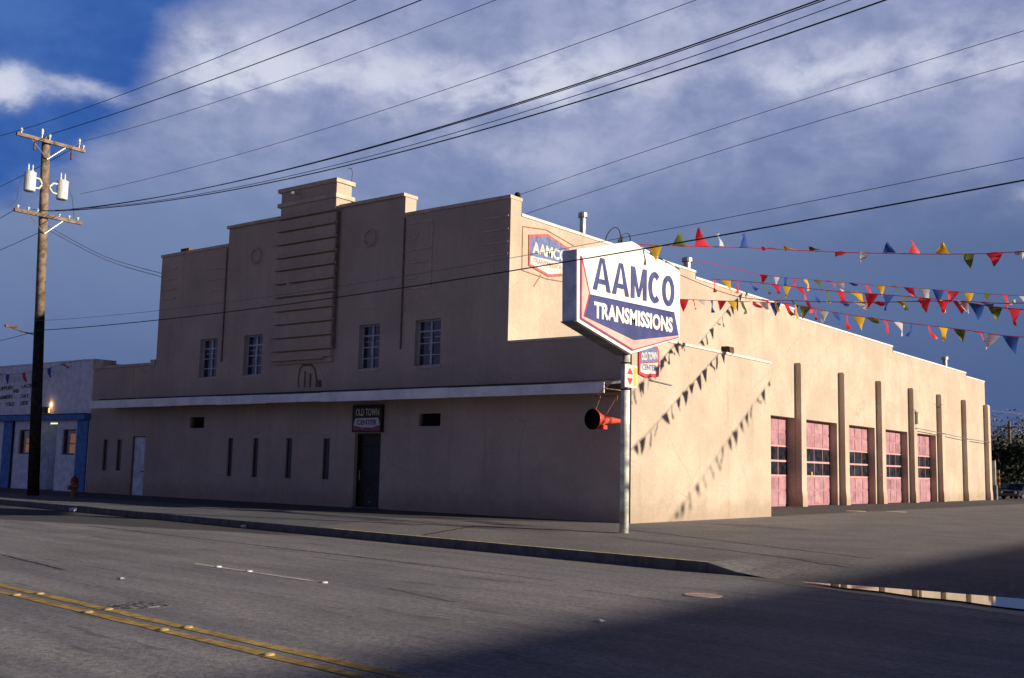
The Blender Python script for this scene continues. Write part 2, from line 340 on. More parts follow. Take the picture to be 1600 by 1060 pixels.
# ------------------------------------------------------------ mesh helpers
class MB:
    def __init__(s): s.v = []; s.f = []
    def add(s, vs, fs):
        o = len(s.v); s.v += [tuple(p) for p in vs]; s.f += [tuple(i + o for i in f) for f in fs]; return s
    def box(s, x0, x1, y0, y1, z0, z1):
        return s.add([(x0, y0, z0), (x1, y0, z0), (x1, y1, z0), (x0, y1, z0), (x0, y0, z1), (x1, y0, z1), (x1, y1, z1), (x0, y1, z1)],
                     [(0, 3, 2, 1), (4, 5, 6, 7), (0, 1, 5, 4), (1, 2, 6, 5), (2, 3, 7, 6), (3, 0, 4, 7)])
    def prism(s, poly, fn, a, b):
        """poly of (u,v); fn(u,v,w) -> xyz; extruded from w=a to w=b"""
        n = len(poly)
        return s.add([fn(u, v, a) for u, v in poly] + [fn(u, v, b) for u, v in poly],
                     [tuple(range(n))[::-1], tuple(range(n, 2 * n))] + [(i, (i + 1) % n, n + (i + 1) % n, n + i) for i in range(n)])
    def tube(s, pts, r, n=8, cap=True):
        pts = [Vector(p) for p in pts]; rs = r if isinstance(r, (list, tuple)) else [r] * len(pts)
        o = len(s.v); up = Vector((0, 0, 1)); prev = None
        for i, p in enumerate(pts):
            d = (pts[min(i + 1, len(pts) - 1)] - pts[max(i - 1, 0)]).normalized()
            if prev is None:
                a = d.cross(up if abs(d.z) < .9 else Vector((1, 0, 0))).normalized()
            else:
                a = (prev - d * prev.dot(d)).normalized()
            prev = a; b = d.cross(a)
            for k in range(n):
                t = 2 * math.pi * k / n; s.v.append(tuple(p + (a * math.cos(t) + b * math.sin(t)) * rs[i]))
        for i in range(len(pts) - 1):
            for k in range(n):
                s.f.append((o + i * n + k, o + i * n + (k + 1) % n, o + (i + 1) * n + (k + 1) % n, o + (i + 1) * n + k))
        if cap:
            s.f.append(tuple(o + k for k in range(n))[::-1]); s.f.append(tuple(o + (len(pts) - 1) * n + k for k in range(n)))
        return s
    def lathe(s, c, prof, n=20, axis=Vector((0, 0, 1))):
        c = Vector(c); pts = [c + axis * z for r, z in prof]; return s.tube_r(pts, [max(r, 1e-4) for r, z in prof], axis, n)
    def tube_r(s, pts, rs, axis, n):
        o = len(s.v); a = axis.cross(Vector((0, 0, 1)) if abs(axis.z) < .9 else Vector((1, 0, 0))).normalized(); b = axis.cross(a)
        for p, r in zip(pts, rs):
            for k in range(n):
                t = 2 * math.pi * k / n; s.v.append(tuple(p + (a * math.cos(t) + b * math.sin(t)) * r))
        for i in range(len(pts) - 1):
            for k in range(n):
                s.f.append((o + i * n + k, o + i * n + (k + 1) % n, o + (i + 1) * n + (k + 1) % n, o + (i + 1) * n + k))
        s.f.append(tuple(o + k for k in range(n))[::-1]); s.f.append(tuple(o + (len(pts) - 1) * n + k for k in range(n)))
        return s
    def cells(s, us, vs, filled, fn, a, b):
        """a wall cut into cells; filled(uc,vc)->bool; holes get their own reveals"""
        us = sorted(set(us)); vs = sorted(set(vs)); nu, nv = len(us) - 1, len(vs) - 1
        F = [[filled((us[i] + us[i + 1]) / 2, (vs[j] + vs[j + 1]) / 2) for j in range(nv)] for i in range(nu)]
        idx = {}
        def V(i, j, k):
            key = (i, j, k)
            if key not in idx: idx[key] = len(s.v); s.v.append(tuple(fn(us[i], vs[j], (a, b)[k])))
            return idx[key]
        g = lambda i, j: 0 <= i < nu and 0 <= j < nv and F[i][j]
        for i in range(nu):
            for j in range(nv):
                if not F[i][j]: continue
                s.f.append((V(i, j, 0), V(i + 1, j, 0), V(i + 1, j + 1, 0), V(i, j + 1, 0)))
                s.f.append((V(i, j, 1), V(i, j + 1, 1), V(i + 1, j + 1, 1), V(i + 1, j, 1)))
                if not g(i - 1, j): s.f.append((V(i, j, 0), V(i, j + 1, 0), V(i, j + 1, 1), V(i, j, 1)))
                if not g(i + 1, j): s.f.append((V(i + 1, j, 0), V(i + 1, j, 1), V(i + 1, j + 1, 1), V(i + 1, j + 1, 0)))
                if not g(i, j - 1): s.f.append((V(i, j, 0), V(i, j, 1), V(i + 1, j, 1), V(i + 1, j, 0)))
                if not g(i, j + 1): s.f.append((V(i, j + 1, 0), V(i + 1, j + 1, 0), V(i + 1, j + 1, 1), V(i, j + 1, 1)))
        return s
    def build(s, name, m, parent=None, smooth=False, bevel=0.0):
        off = base_of(parent)
        me = bpy.data.meshes.new(name); me.from_pydata([(x - off[0], y - off[1], z - off[2]) for x, y, z in s.v], [], s.f)
        me.validate(); me.materials.append(MT[m] if isinstance(m, str) else m)
        import bmesh
        bm = bmesh.new(); bm.from_mesh(me); bmesh.ops.recalc_face_normals(bm, faces=bm.faces[:])
        if bevel: bmesh.ops.bevel(bm, geom=bm.edges[:], offset=bevel, segments=1, affect='EDGES')
        bm.to_mesh(me); bm.free()
        if smooth:
            for p in me.polygons: p.use_smooth = len(p.vertices) == 4
        o = bpy.data.objects.new(name, me); col.objects.link(o)
        if parent: o.parent = parent
        return o


def base_of(o):
    v = Vector((0, 0, 0))
    while o is not None: v += o.location; o = o.parent
    return v


def tag(o, label=None, cat=None, group=None, kind=None):
    if label: o['label'] = label
    if cat: o['category'] = cat
    if group: o['group'] = group
    if kind: o['kind'] = kind
    return o


def empty(name, loc, label=None, cat=None, group=None):
    o = bpy.data.objects.new(name, None); col.objects.link(o); o.location = loc; o.empty_display_size = .3
    return tag(o, label, cat, group)


FX = lambda u, v, w_: (u, w_, v)      # wall facing Y: u=X v=Z w=Y
FYZ = lambda u, v, w_: (w_, u, v)     # wall facing X: u=Y v=Z w=X
FZ = lambda u, v, w_: (u, v, w_)


def text(parent, s, m, org, xd, yd, wd, ht, depth=.012, off=.0, name='lettering', space=1.0, shear=0.0):
    """flat extruded lettering whose box (wd x ht) starts at org, running along xd, up along yd"""
    cu = bpy.data.curves.new('t', 'FONT'); cu.body = s; cu.offset = off; cu.extrude = .02; cu.space_character = space; cu.resolution_u = 3
    to = bpy.data.objects.new('t', cu); col.objects.link(to)
    dg = bpy.context.evaluated_depsgraph_get(); me = bpy.data.meshes.new_from_object(to.evaluated_get(dg))
    bpy.data.objects.remove(to); bpy.data.curves.remove(cu)
    xs = [v.co.x for v in me.vertices]; ys = [v.co.y for v in me.vertices]
    x0, x1, y0, y1 = min(xs), max(xs), min(ys), max(ys)
    xd, yd, org = Vector(xd).normalized(), Vector(yd).normalized(), Vector(org); nd = xd.cross(yd)
    o_ = base_of(parent)
    for v in me.vertices:
        a = (v.co.x - x0) / (x1 - x0) * wd; bb = (v.co.y - y0) / (y1 - y0) * ht
        v.co = org + xd * a + yd * (bb + shear * a) + nd * (v.co.z / .02 * depth * .5 + depth * .5) - o_
    me.materials.clear(); me.materials.append(MT[m])
    for p in me.polygons: p.use_smooth = False
    ob = bpy.data.objects.new(name, me); me.name = name; col.objects.link(ob); ob.parent = parent
    return ob


# ------------------------------------------------------------ ground
g = MB(); g.add([(-1200, -900, -.22), (1200, -900, -.22), (1200, 1600, -.22), (-1200, 1600, -.22)], [(0, 1, 2, 3)])
tag(g.build('ground', 'dirt'), kind='structure')
rd = MB(); xs = [-160 + i * 8 for i in range(41)]
for a, b in zip(xs, xs[1:]):
    rd.add([(a, kerb_y(a) - 26, -.17), (b, kerb_y(b) - 26, -.17), (b, kerb_y(b) + .05, -.17), (a, kerb_y(a) + .05, -.17)], [(0, 1, 2, 3)])
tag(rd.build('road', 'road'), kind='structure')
# walk and forecourt in one sheet, ramping down to the gutter right of the kerb's end
lot = MB(); lx = [-110, -80, -60, -40, -29.5, -20, -10, -5, 0, 4, 8.1, 8.7, 9.4, 11, 14, 18, 24, 32, 40]
def lotz(x, k):          # k: 0 at kerb line .. 1 two metres in
    drop = -.178 * max(0, min(1, (x - 8.1) / .9))
    return drop * (1 - k) ** 1.3
rows = [0, .12, .3, .55, .8, 1.0]
gv = {}
for i, x in enumerate(lx):
    for j, k in enumerate(rows):
        gv[i, j] = len(lot.v); inset = .17 if x <= 8.1 else 0.0
        lot.v.append((x, kerb_y(x) + inset + k * 2.6, lotz(x, k)))
    gv[i, 6] = len(lot.v); lot.v.append((x, .3, 0)); 
    gv[i, 7] = len(lot.v); lot.v.append((x, 80, 0))
for i in range(len(lx) - 1):
    for j in range(6): lot.f.append((gv[i, j], gv[i + 1, j], gv[i + 1, j + 1], gv[i, j + 1]))
    if lx[i] >= -5: lot.f.append((gv[i, 6], gv[i + 1, 6], gv[i + 1, 7], gv[i, 7]))
# outer edge skirt down to the dirt
for i in range(len(lx) - 1):
    if lx[i] >= -5: o = len(lot.v); lot.v += [(lx[i], 80, -.3), (lx[i + 1], 80, -.3)]; lot.f.append((gv[i, 7], gv[i + 1, 7], o + 1, o))
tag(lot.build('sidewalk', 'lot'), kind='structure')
# kerb with worn yellow top
kb = MB(); kt = MB()
ks = [-110 + i * 4.3 for i in range(28)]; ks = [x for x in ks if x < 8.0] + [8.1]
for a, b in zip(ks, ks[1:]):
    kb.prism([(a, kerb_y(a)), (b - .012, kerb_y(b)), (b - .012, kerb_y(b) + .168), (a, kerb_y(a) + .168)], FZ, -.2, .006)
kb.add([(8.1, kerb_y(8.1), -.2), (8.1, kerb_y(8.1) + .168, -.2), (8.85, kerb_y(8.85) + .168, -.2), (8.85, kerb_y(8.85), -.2),
        (8.1, kerb_y(8.1), .006), (8.1, kerb_y(8.1) + .168, .006), (8.85, kerb_y(8.85) + .168, -.155), (8.85, kerb_y(8.85), -.155)],
       [(0, 3, 2, 1), (4, 5, 6, 7), (0, 1, 5, 4), (3, 0, 4, 7), (2, 3, 7, 6), (1, 2, 6, 5)])
tag(kb.build('kerb', 'kerb'), kind='structure')
for a, b in zip(ks, ks[1:]):
    if a > -4.6: kt.add([(a, kerb_y(a) + .004, .010), (b - .02, kerb_y(b) + .004, .010), (b - .02, kerb_y(b) + .10, .010), (a, kerb_y(a) + .10, .010)], [(0, 1, 2, 3)])
tag(kt.build('kerb_paint', 'kerb_yellow'), kind='structure')


def strip(x0, y0, x1, y1, wd, z, seg=10, jit=.0):
    m = MB(); P0, P1 = Vector((x0, y0)), Vector((x1, y1)); d = (P1 - P0); L = d.length; d.normalize(); n = Vector((-d.y, d.x))
    pts = []
    for i in range(seg + 1):
        c_ = P0 + d * L * i / seg + n * rnd.uniform(-jit, jit); h = wd / 2 * rnd.uniform(.85, 1.1); pts.append((c_ - n * h, c_ + n * h))
    for (a, b), (c2, d2) in zip(pts, pts[1:]): m.add([(a.x, a.y, z), (c2.x, c2.y, z), (d2.x, d2.y, z), (b.x, b.y, z)], [(0, 1, 2, 3)])
    return m


ym = lambda x: -20.93 - .1 * (x - 7.69)
a = strip(-100, ym(-100) + .12, 30, ym(30) + .12, .15, -.165, 260, .010); tag(a.build('road_line', 'yellow_line'), kind='structure')
a = strip(-100, ym(-100) - .16, 30, ym(30) - .16, .15, -.165, 260, .010); tag(a.build('road_line', 'yellow_line'), kind='structure')
for k in (-4, -3, -2, -1, 0):
    x0 = 1.52 + k * 11.6
    a = strip(x0, -16.43 - .1 * (x0 - 1.52), x0 + 3.3, -16.43 - .1 * (x0 + 1.78), .10, -.165, 14, .004); tag(a.build('lane_line', 'white_line'), kind='structure')
# tar seams, dark strips by the sign pole, and the puddle
for p, q, wd in [((-9, -12.2), (2.5, -13.3), .04), ((2.5, -13.3), (7.2, -13.9), .025), ((6.2, -16.6), (7.9, -17.1), .016), ((-4, -17.6), (1.2, -18.6), .03), ((8.2, -14.6), (9.9, -14.9), .02)]:
    tag(strip(*p, *q, wd, -.1645, 60, .022).build('dark_seam', 'tar'), kind='structure')
for i, (p, q) in enumerate([((1.5, -2.8), (9.8, -7.2)), ((3.2, -6.0), (10.2, -9.0)), ((2.4, -4.6), (-1.6, -5.3)), ((-1.6, -5.3), (.3, -9.4))]):  # last two strips run from the sign pole's foot, then towards the kerb
    a = strip(*p, *q, (.05, .05, .16, .08)[i], .005, 30, .05 if i < 2 else .03); tag(a.build('dark_seam', 'tar'), kind='structure')
pd = MB(); top = [(9.95, 0), (10.4, .12), (11.2, .30), (12.2, .46), (13.4, .62), (15, .8), (17, .95), (19, .6)]
def _lerp(t_, x):
    for (x0, v0), (x1, v1) in zip(t_, t_[1:]):
        if x0 <= x <= x1: return v0 + (v1 - v0) * (x - x0) / (x1 - x0)
    return t_[-1][1]
low_ = [(9.95, .0), (11.2, -.26), (14, -.78), (19, -1.1)]
xs_ = [9.95 + .30 * i for i in range(31)]
P_ = [(x, kerb_y(x) - .25 + _lerp(top, x)) for x in xs_] + [(x, kerb_y(x) - .28 + _lerp(low_, x) + .05 * math.sin(x * 5.1) + rnd.uniform(-.035, .035)) for x in reversed(xs_[1:])]
pd.add([(x, y, -.146) for x, y in P_], [tuple(range(len(P_)))])
tag(pd.build('puddle', 'water'), kind='structure')
dp = MB(); lo_ = [(x, kerb_y(x) - .42 - max(0, min((x - 9.2) * .26, 1.3)) + rnd.uniform(-.06, .06)) for x in [9.0 + .35 * i for i in range(31)]]
for (a, ya), (b, yb) in zip(lo_, lo_[1:]): dp.add([(a, ya, -.166), (b, yb, -.166), (b, kerb_y(b) + .02, -.166), (a, kerb_y(a) + .02, -.166)], [(0, 1, 2, 3)])
tag(dp.build('damp_gutter', 'damp'), kind='structure')


def disc(name, c, r, m, label, cat, z=.004, group=None, ring=None):
    b = MB(); n = 28; t = empty(name, (c[0], c[1], c[2]), label, cat, group)
    b.lathe((c[0], c[1], c[2] - .01), [(r, 0), (r, .01 + z), (r * .97, .014 + z)], n); b.build('cover', m, t)
    if ring:
        b = MB(); b.lathe((c[0], c[1], c[2] - .01), [(r * 1.22, 0), (r * 1.22, .01 + z * .5), (r * 1.02, .012 + z * .5)], n); b.build('collar', ring, t)
    return t


disc('manhole', (5.55, -20.12, -.17), .29, 'iron_rough', 'dark iron manhole cover with broken asphalt rim beside the yellow lines', 'manhole', .008, ring='iron_rough')
disc('manhole', (9.73, -13.87, -.17), .27, 'worn_glint_iron', 'worn metal cover near the end of the kerb, sun glint coloured in orange-brown', 'manhole', .008)  # orange base colour also holds the sun's reflection off the plate
disc('utility_cover', (-.61, 20.08, 0), .45, 'worn_glint_iron', 'pale round cover in the lot, the nearer of two before the pink doors', 'utility cover', .006)
disc('utility_cover', (.70, 21.61, 0), .45, 'worn_glint_iron', 'pale round cover in the lot, the farther right of two before the pink doors', 'utility cover', .006)


def marker(x, y, m, label, grp):
    b = MB(); b.lathe((x, y, -.172), [(.06, 0), (.058, .012), (.045, .022), (.02, .027)], 12)
    tag(b.build('road_marker', m, smooth=True), label, 'road marker', grp)


G1 = 'round yellow road markers along the double line'
ys_ = [(3.75, -20.68 + .02), (3.81, -20.42), (5.72, -20.89), (5.66, -20.61), (7.4, -21.06), (7.42, -20.78), (9.27, -21.25)]
names_ = ['on the nearer line at the far left of the photo', 'on the farther line at the far left of the photo', 'on the nearer line left of the manhole', 'on the farther line in front of the manhole',
          'on the nearer line, second from the right', 'on the farther line right of the manhole', 'on the nearer line, rightmost of all']
for (x, y), nm in zip(ys_, names_): marker(x, ym(x) + (.12 if y > ym(x) - .02 else -.16), 'marker_yellow', 'round yellow road marker ' + nm, G1)
for (x, y), nm in zip([(2.25, -16.50), (3.15, -16.59), (5.11, -16.79)], ['leftmost of three along the white dash', 'middle of three along the white dash', 'just past the right end of the white dash']):
    marker(x, y, 'marker_white', 'round white road marker ' + nm, 'round white road markers by the lane dash')

# ------------------------------------------------------------ main building
B = empty('garage_building', (-14, 0, 0), 'long tan stucco repair garage with stepped parapet tower and pink roll-up doors', 'building')
XL, XW, XC0, XC1, XT0, XT1, XU = -29.55, -24.6, -19.88, -9.68, -16.42, -13.15, -4.79
def topz(x):
    if x < XW: return 5.74
    if x < XC0: return 10.56
    if x < XC1: return 11.30
    if x < XU: return 10.56
    return 5.66
wins = [(-21.45, -20.27), (-18.52, -17.35), (-11.82, -10.74), (-8.98, -7.77)]
slits = [(-28.33, -27.95, 1.03, 2.45), (-27.22, -26.83, 1.05, 2.45), (-19.22, -18.90, .98, 2.52), (-17.62, -17.29, .98, 2.52), (-15.62, -15.27, .98, 2.52), (-13.52, -13.15, .98, 2.51)]
holes = [(a, b, 5.05, 6.70) for a, b in wins] + slits + [(-11.82, -10.49, 0.03, 2.70), (-26.02, -25.0, 0.0, 2.60), (-21.88, -20.88, 2.94, 3.40), (-8.66, -7.66, 2.94, 3.38)]
us = [XL, XW, XC0, XC1, XU, 0] + [h[0] for h in holes] + [h[1] for h in holes]
vs = [-.1, 5.74, 10.56, 11.30, 5.66] + [h[2] for h in holes] + [h[3] for h in holes]
inh = lambda x, z: any(a < x < b and c_ < z < d for a, b, c_, d in holes)
MB().cells(us, vs, lambda x, z: z < topz(x) and not inh(x, z), FX, 0.0, .58).build('wall', 'stucco', B)
# projecting centre bay and tower
LZ = (11.22, 10.72, 10.18, 9.64, 9.14, 8.60, 8.06, 7.50, 6.97, 6.43, 5.90, 5.52)
tw = MB(); tw.box(XT0, XT1, -.10, -.003, 5.40, 11.296); tw.box(XT0 + .06, XT1, -.20, .58, 11.30, 12.40)
for a, b_ in zip(LZ, LZ[1:]): tw.box(XT0, XT1, -.20, -.103, b_ + .085, a - .06)
two = tw.build('tower', 'stucco', B)
for z in (12.32, 11.72):
    MB().box(XT0 - .10, XT1 + .06, -.27, .72, z, z + .16).build('cornice', 'trim', two)
for z in LZ:
    MB().box(XT0 - .12, XT1 + (.06 if z > 5.6 else -.35), -.285, -.103, z, z + .082).build('ledge', 'stucco', two)
MB().box(XT1 + .005, XT1 + .10, -.12, -.078, 5.9, 11.2).build('groove_shade', 'dark_brown_shade', two)  # raised dark strip, the groove's shade put in as colour
for x in (XC0 - .055, XC1 + .005): MB().box(x, x + .05, -.05, -.003, 5.7, 11.28 if False else 10.5).build('groove_shade', 'dark_brown_shade', B)  # dark raised strips colour in the shade of two more grooves
# copings of the stepped parapet
def cop(x0, x1, z, y0=-.05, y1=.62): MB().box(x0, x1, y0, y1, z, z + .12).build('coping', 'trim', B)
cop(XW - .03, XC0 - .01, 10.563); cop(XC0 - .03, XT0 - .13, 11.303, -.12); cop(XT1 + .07, XC1 + .03, 11.303, -.12); cop(XC1 + .04, XU + .02, 10.563)
cop(XL + .85, XW - .04, 5.743); MB().box(XL - .02, XL + .84, -.06, .62, 5.745, 6.16).build('coping', 'trim', B); cop(XW - .35, XW - .04, 5.87)
# incised relief on both wings and the two medallions
for x0, x1, zz in [(-24.45, -23.42, (9.98, 9.54, 9.08, 8.66)), (-21.1, -19.97, (9.72, 9.26, 8.76)), (-5.96, -4.86, (9.98, 9.53, 9.09, 8.68)),]:
    for z in zz: MB().box(x0, x1, -.035, -.002, z - .03, z + .03).build('relief_line', 'trim', B)
for x0, x1, z in [(-9.50, -8.30, 10.26), (-9.50, -9.02, 9.68), (-9.50, -8.35, 9.28), (-9.50, -8.48, 8.80), (-9.50, -9.0, 8.24), (-9.50, -8.3, 7.86)]:
    MB().box(x0, x1, -.035, -.002, z - .03, z + .03).build('relief_line', 'trim', B)
MB().box(-8.33, -8.28, -.033, -.002, 7.9, 10.23).build('relief_line', 'trim', B); MB().box(-9.05, -9.0, -.033, -.002, 9.72, 9.98).build('relief_line', 'trim', B)
for xm in (-11.42, -18.0):
    b = MB(); b.tube([(xm + .30 * math.cos(t), -.09, 9.95 + .30 * math.sin(t)) for t in [math.pi * 2 * k / 24 for k in range(25)]], .035, 6, False); b.build('medallion', 'trim', B)
# windows with two by four lights
for a, b_ in wins:
    z0, z1 = 5.05, 6.70; W_ = MB(); W_.box(a, b_, .235, .255, z0, z1); win = W_.build('window', 'glass', B)
    f = MB(); t_ = .05; yy = (.19, .232); mid = (a + b_) / 2
    f.box(a, a + t_, *yy, z0, z1); f.box(b_ - t_, b_, *yy, z0, z1); f.box(a + t_, b_ - t_, *yy, z0, z0 + .06); f.box(a + t_, b_ - t_, *yy, z1 - .05, z1)
    f.box(mid - .04, mid + .04, *yy, z0 + .06, z1 - .05)
    for q in (.25, .5, .76):
        z = z0 + (z1 - z0) * q; hh = .028 if q > .7 else .018
        f.box(a + t_, mid - .04, .195, .232, z - hh, z + hh); f.box(mid + .04, b_ - t_, .195, .232, z - hh, z + hh)
    f.build('frame', 'frame_paint', win)
    f = MB(); f.box(a + .17, a + .2, .256, .28, z0 + .3, z1 - .5); f.box(mid - .2, mid - .17, .256, .28, z0 + .3, z1 - .5); f.box(a + .17, mid - .17, .256, .28, z1 - .53, z1 - .5)
    for xx0, xx1 in ((a + .14, mid - .10), (mid + .12, b_ - .12)):
        f = MB(); f.box(xx0, xx1, .2325, .2345, z1 - .62, z1 - .59); f.box(xx1 - .03, xx1, .2325, .2345, z1 - 1.1, z1 - .62); f.build('pane_strip', 'frame_paint', win)  # pale L-shaped strips just in front of the glass
    MB().box(a - .04, b_ + .04, -.03, .185, z0 - .08, z0 - .002).build('sill', 'trim', win)
for i, (a, b_, z0, z1) in enumerate(slits):
    s_ = MB().box(a, b_, .07, .10, z0, z1).build('slit_window', 'black_glass', B)
    MB().box(a - .02, a - .002, -.01, -.002, z0 - .02, z1 + .02)
for a, b_, z0, z1 in [(-21.88, -20.88, 2.94, 3.40), (-8.66, -7.66, 2.94, 3.38)]:
    v = MB().box(a, b_, .25, .28, z0, z1).build('vent_opening', 'void', B)
    m = MB()
    for k in range(5):
        z = z0 + .05 + k * (z1 - z0 - .08) / 4.5; m.add([(a, .10, z - .03), (b_, .10, z - .03), (b_, .17, z + .02), (a, .17, z + .02), (a, .10, z - .02), (b_, .10, z - .02), (b_, .17, z + .03), (a, .17, z + .03)],
                                                [(0, 3, 2, 1), (4, 5, 6, 7), (0, 1, 5, 4), (1, 2, 6, 5), (2, 3, 7, 6), (3, 0, 4, 7)])
    m.build('louvre', 'black_paint', v)
# black entrance door and white side door
d = MB().box(-11.82, -10.49, .22, .27, .03, 2.70).build('door', 'black_paint', B); tag(d, 'black entrance door under the sign')
m = MB(); m.box(-11.82, -11.74, .15, .218, .03, 2.62); m.box(-10.57, -10.49, .15, .218, .03, 2.62); m.box(-11.82, -10.49, .15, .218, 2.622, 2.70)
m.box(-11.74, -10.57, .16, .218, 2.28, 2.34); m.build('frame', 'black_paint', d)
MB().tube([(-11.62, .14, 1.0), (-11.62, .10, 1.02), (-11.62, .10, 1.34), (-11.62, .14, 1.36)], .014, 6).build('handle', 'galv', d)
MB().lathe((-11.15, .205, .22), [(.03, 0), (.03, .01)], 8, Vector((0, -1, 0))).build('kick_stud', 'worn_glint_iron', d)
MB().box(-11.84, -10.47, -.12, .15, .006, .045).build('threshold', 'kerb', B)
d = MB().box(-25.98, -25.04, .10, .15, .0, 2.56).build('door', 'door_white', B); tag(d, 'narrow white side door')
m = MB(); m.box(-26.02, -25.98, .05, .16, 0, 2.6); m.box(-25.04, -25.0, .05, .16, 0, 2.6); m.box(-25.98, -25.04, .05, .16, 2.56, 2.6); m.build('frame', 'dark_brown_shade', d)
m = MB(); m.tube([(-25.14, .1, 1.05), (-25.14, .04, 1.05), (-25.32, .04, 1.05)], .016, 6); m.build('handle', 'black_paint', d)
MB().box(-25.86, -25.16, .085, .099, 1.5, 2.35).build('panel', 'door_white', d); MB().box(-25.86, -25.16, .085, .099, .2, .9).build('panel', 'door_white', d)
# canopy: sloped sheet with a white fascia
ca = MB(); cy0 = -1.22; XCL = -27.62
ca.add([(XCL, cy0, 4.10), (-.12, cy0, 4.10), (-.12, -.002, 4.32), (XCL - 1.2, -.002, 4.32), (XCL, cy0, 4.05), (-.12, cy0, 4.05), (-.12, -.002, 4.22), (XCL - 1.2, -.002, 4.22)],
       [(0, 1, 2, 3), (4, 7, 6, 5), (0, 4, 5, 1), (1, 5, 6, 2), (2, 6, 7, 3), (3, 7, 4, 0)])
can = ca.build('canopy', 'roofing', B)
xk = XCL
k = 0
while xk < -.2:
    x2 = min(xk + 3.05, -.09)
    MB().box(xk + .003, x2 - .003, cy0 - .035 - .004 * (k % 2), cy0 - .003, 3.80 + rnd.uniform(-.012, .012), 4.125 + rnd.uniform(-.012, .012)).build('fascia', 'white_metal', can); xk = x2; k += 1
MB().box(XCL, -.13, -1.19, -.003, 3.93, 3.96).build('soffit', 'dark_brown_shade', can)
# floodlight arms on the tower, scar of a removed emblem, roof clutter
for z in (12.0, 8.42):
    m = MB(); m.tube([(-15.35, -.22, z + .16), (-15.0, -.75, z + .02)], .03, 6); m.tube([(-15.0, -.75, z + .03), (-14.78, -1.0, z - .05)], .055, 8)
    m.build('floodlight_arm', 'galv', B)
m = MB(); m.tube([(-15.05, -.085 + .02, 4.48), (-15.08, -.065, 4.9), (-15.0, -.065, 5.2), (-14.85, -.065, 5.33), (-14.35, -.065, 5.33), (-14.15, -.065, 5.15), (-14.05, -.065, 4.8), (-13.95, -.065, 4.5)], .05, 5)
m.v = [(x, -.004 + (y + .065) * .05, z) for x, y, z in m.v]; m.build('emblem_scar', 'dark_brown_shade', B)
m = MB(); m.box(-14.75, -14.66, -.006, -.002, 4.46, 5.1); m.box(-14.45, -14.33, -.006, -.002, 4.46, 5.0); m.box(-14.1, -13.75, -.006, -.002, 4.46, 4.72); m.build('emblem_scar', 'dark_brown_shade', B)
# side wall above and behind the annex, with its stepped parapet and recessed doors
bays = [(18.6, 23.28)] + [(23.3 + 5.82 * i + 1.25, 23.3 + 5.82 * (i + 1) - .30) for i in range(4)]
dz = 4.36; bt = [23.3 + 5.82 * i for i in range(7)]
steps = [(.58, 12.9, 10.06), (12.9, 23.25, 9.80), (23.25, 38.0, 9.42), (38.0, 53.8, 9.12), (53.8, 58.75, 8.86)]
us = [.58, 58.75] + [s[0] for s in steps] + [q for p in bays for q in p]; vs = [-.1, dz] + [s[2] for s in steps]
def sfill(y, z):
    if z < dz and any(p[0] < y < p[1] for p in bays): return False
    return any(s[0] < y < s[1] and z < s[2] for s in steps)
MB().cells(us, vs, sfill, FYZ, XU, XU - .55).build('wall', 'stucco', B)
for y0, y1, z in steps: MB().box(XU - .6, XU + .035, y0 + (.003), y1 + .02, z + .002, z + .10).build('coping', 'coping_white', B)
# rest of the hall: left wall, back wall, roofs
MB().box(XW, XW + .5, .583, 58.2, -.1, 9.0).build('wall', 'stucco', B); MB().box(XW, XU - .553, 58.2, 58.75, -.1, 8.9).build('wall', 'stucco', B)
MB().box(XW + .5, XU - .553, .583, 58.2, 8.3, 8.55).build('roof', 'roofing', B)
MB().box(XL, XW - .003, .583, 16, 5.1, 5.3).build('roof', 'roofing', B); MB().box(XL, XL + .4, .583, 16, -.1, 5.09).build('wall', 'stucco', B); MB().box(XL + .4, XW - .003, 15.6, 16, -.1, 5.09).build('wall', 'stucco', B)
# annex at the corner
MB().box(-.5, 0, .583, 9.86, -.1, 5.66).build('wall', 'stucco', B); MB().box(XU + .003, -.503, 9.36, 9.86, -.1, 5.66).build('wall', 'stucco', B)
MB().box(XU + .003, -.503, .583, 9.357, 5.2, 5.35).build('roof', 'roofing', B)
MB().box(-.54, .04, -.045, 9.90, 5.663, 5.745).build('coping', 'coping_white', B); MB().box(XU + .03, -.543, -.045, .62, 5.663, 5.735).build('coping', 'coping_white', B)
MB().box(-.30, -.05, 6.45, 6.95, 5.748, 5.98).build('roof_block', 'rust', B)
# buttresses
for y in bt:
    m = MB(); X0 = XU + .004
    m.prism([(X0, -.1), (X0 + .37, -.1), (X0 + .36, .45), (X0 + .325, .8), (X0 + .32, 7.02), (X0 + .26, 7.12), (X0, 7.12)], lambda u, v, q: (u, q, v), y, y + .60)
    m.build('buttress', 'stucco', B)
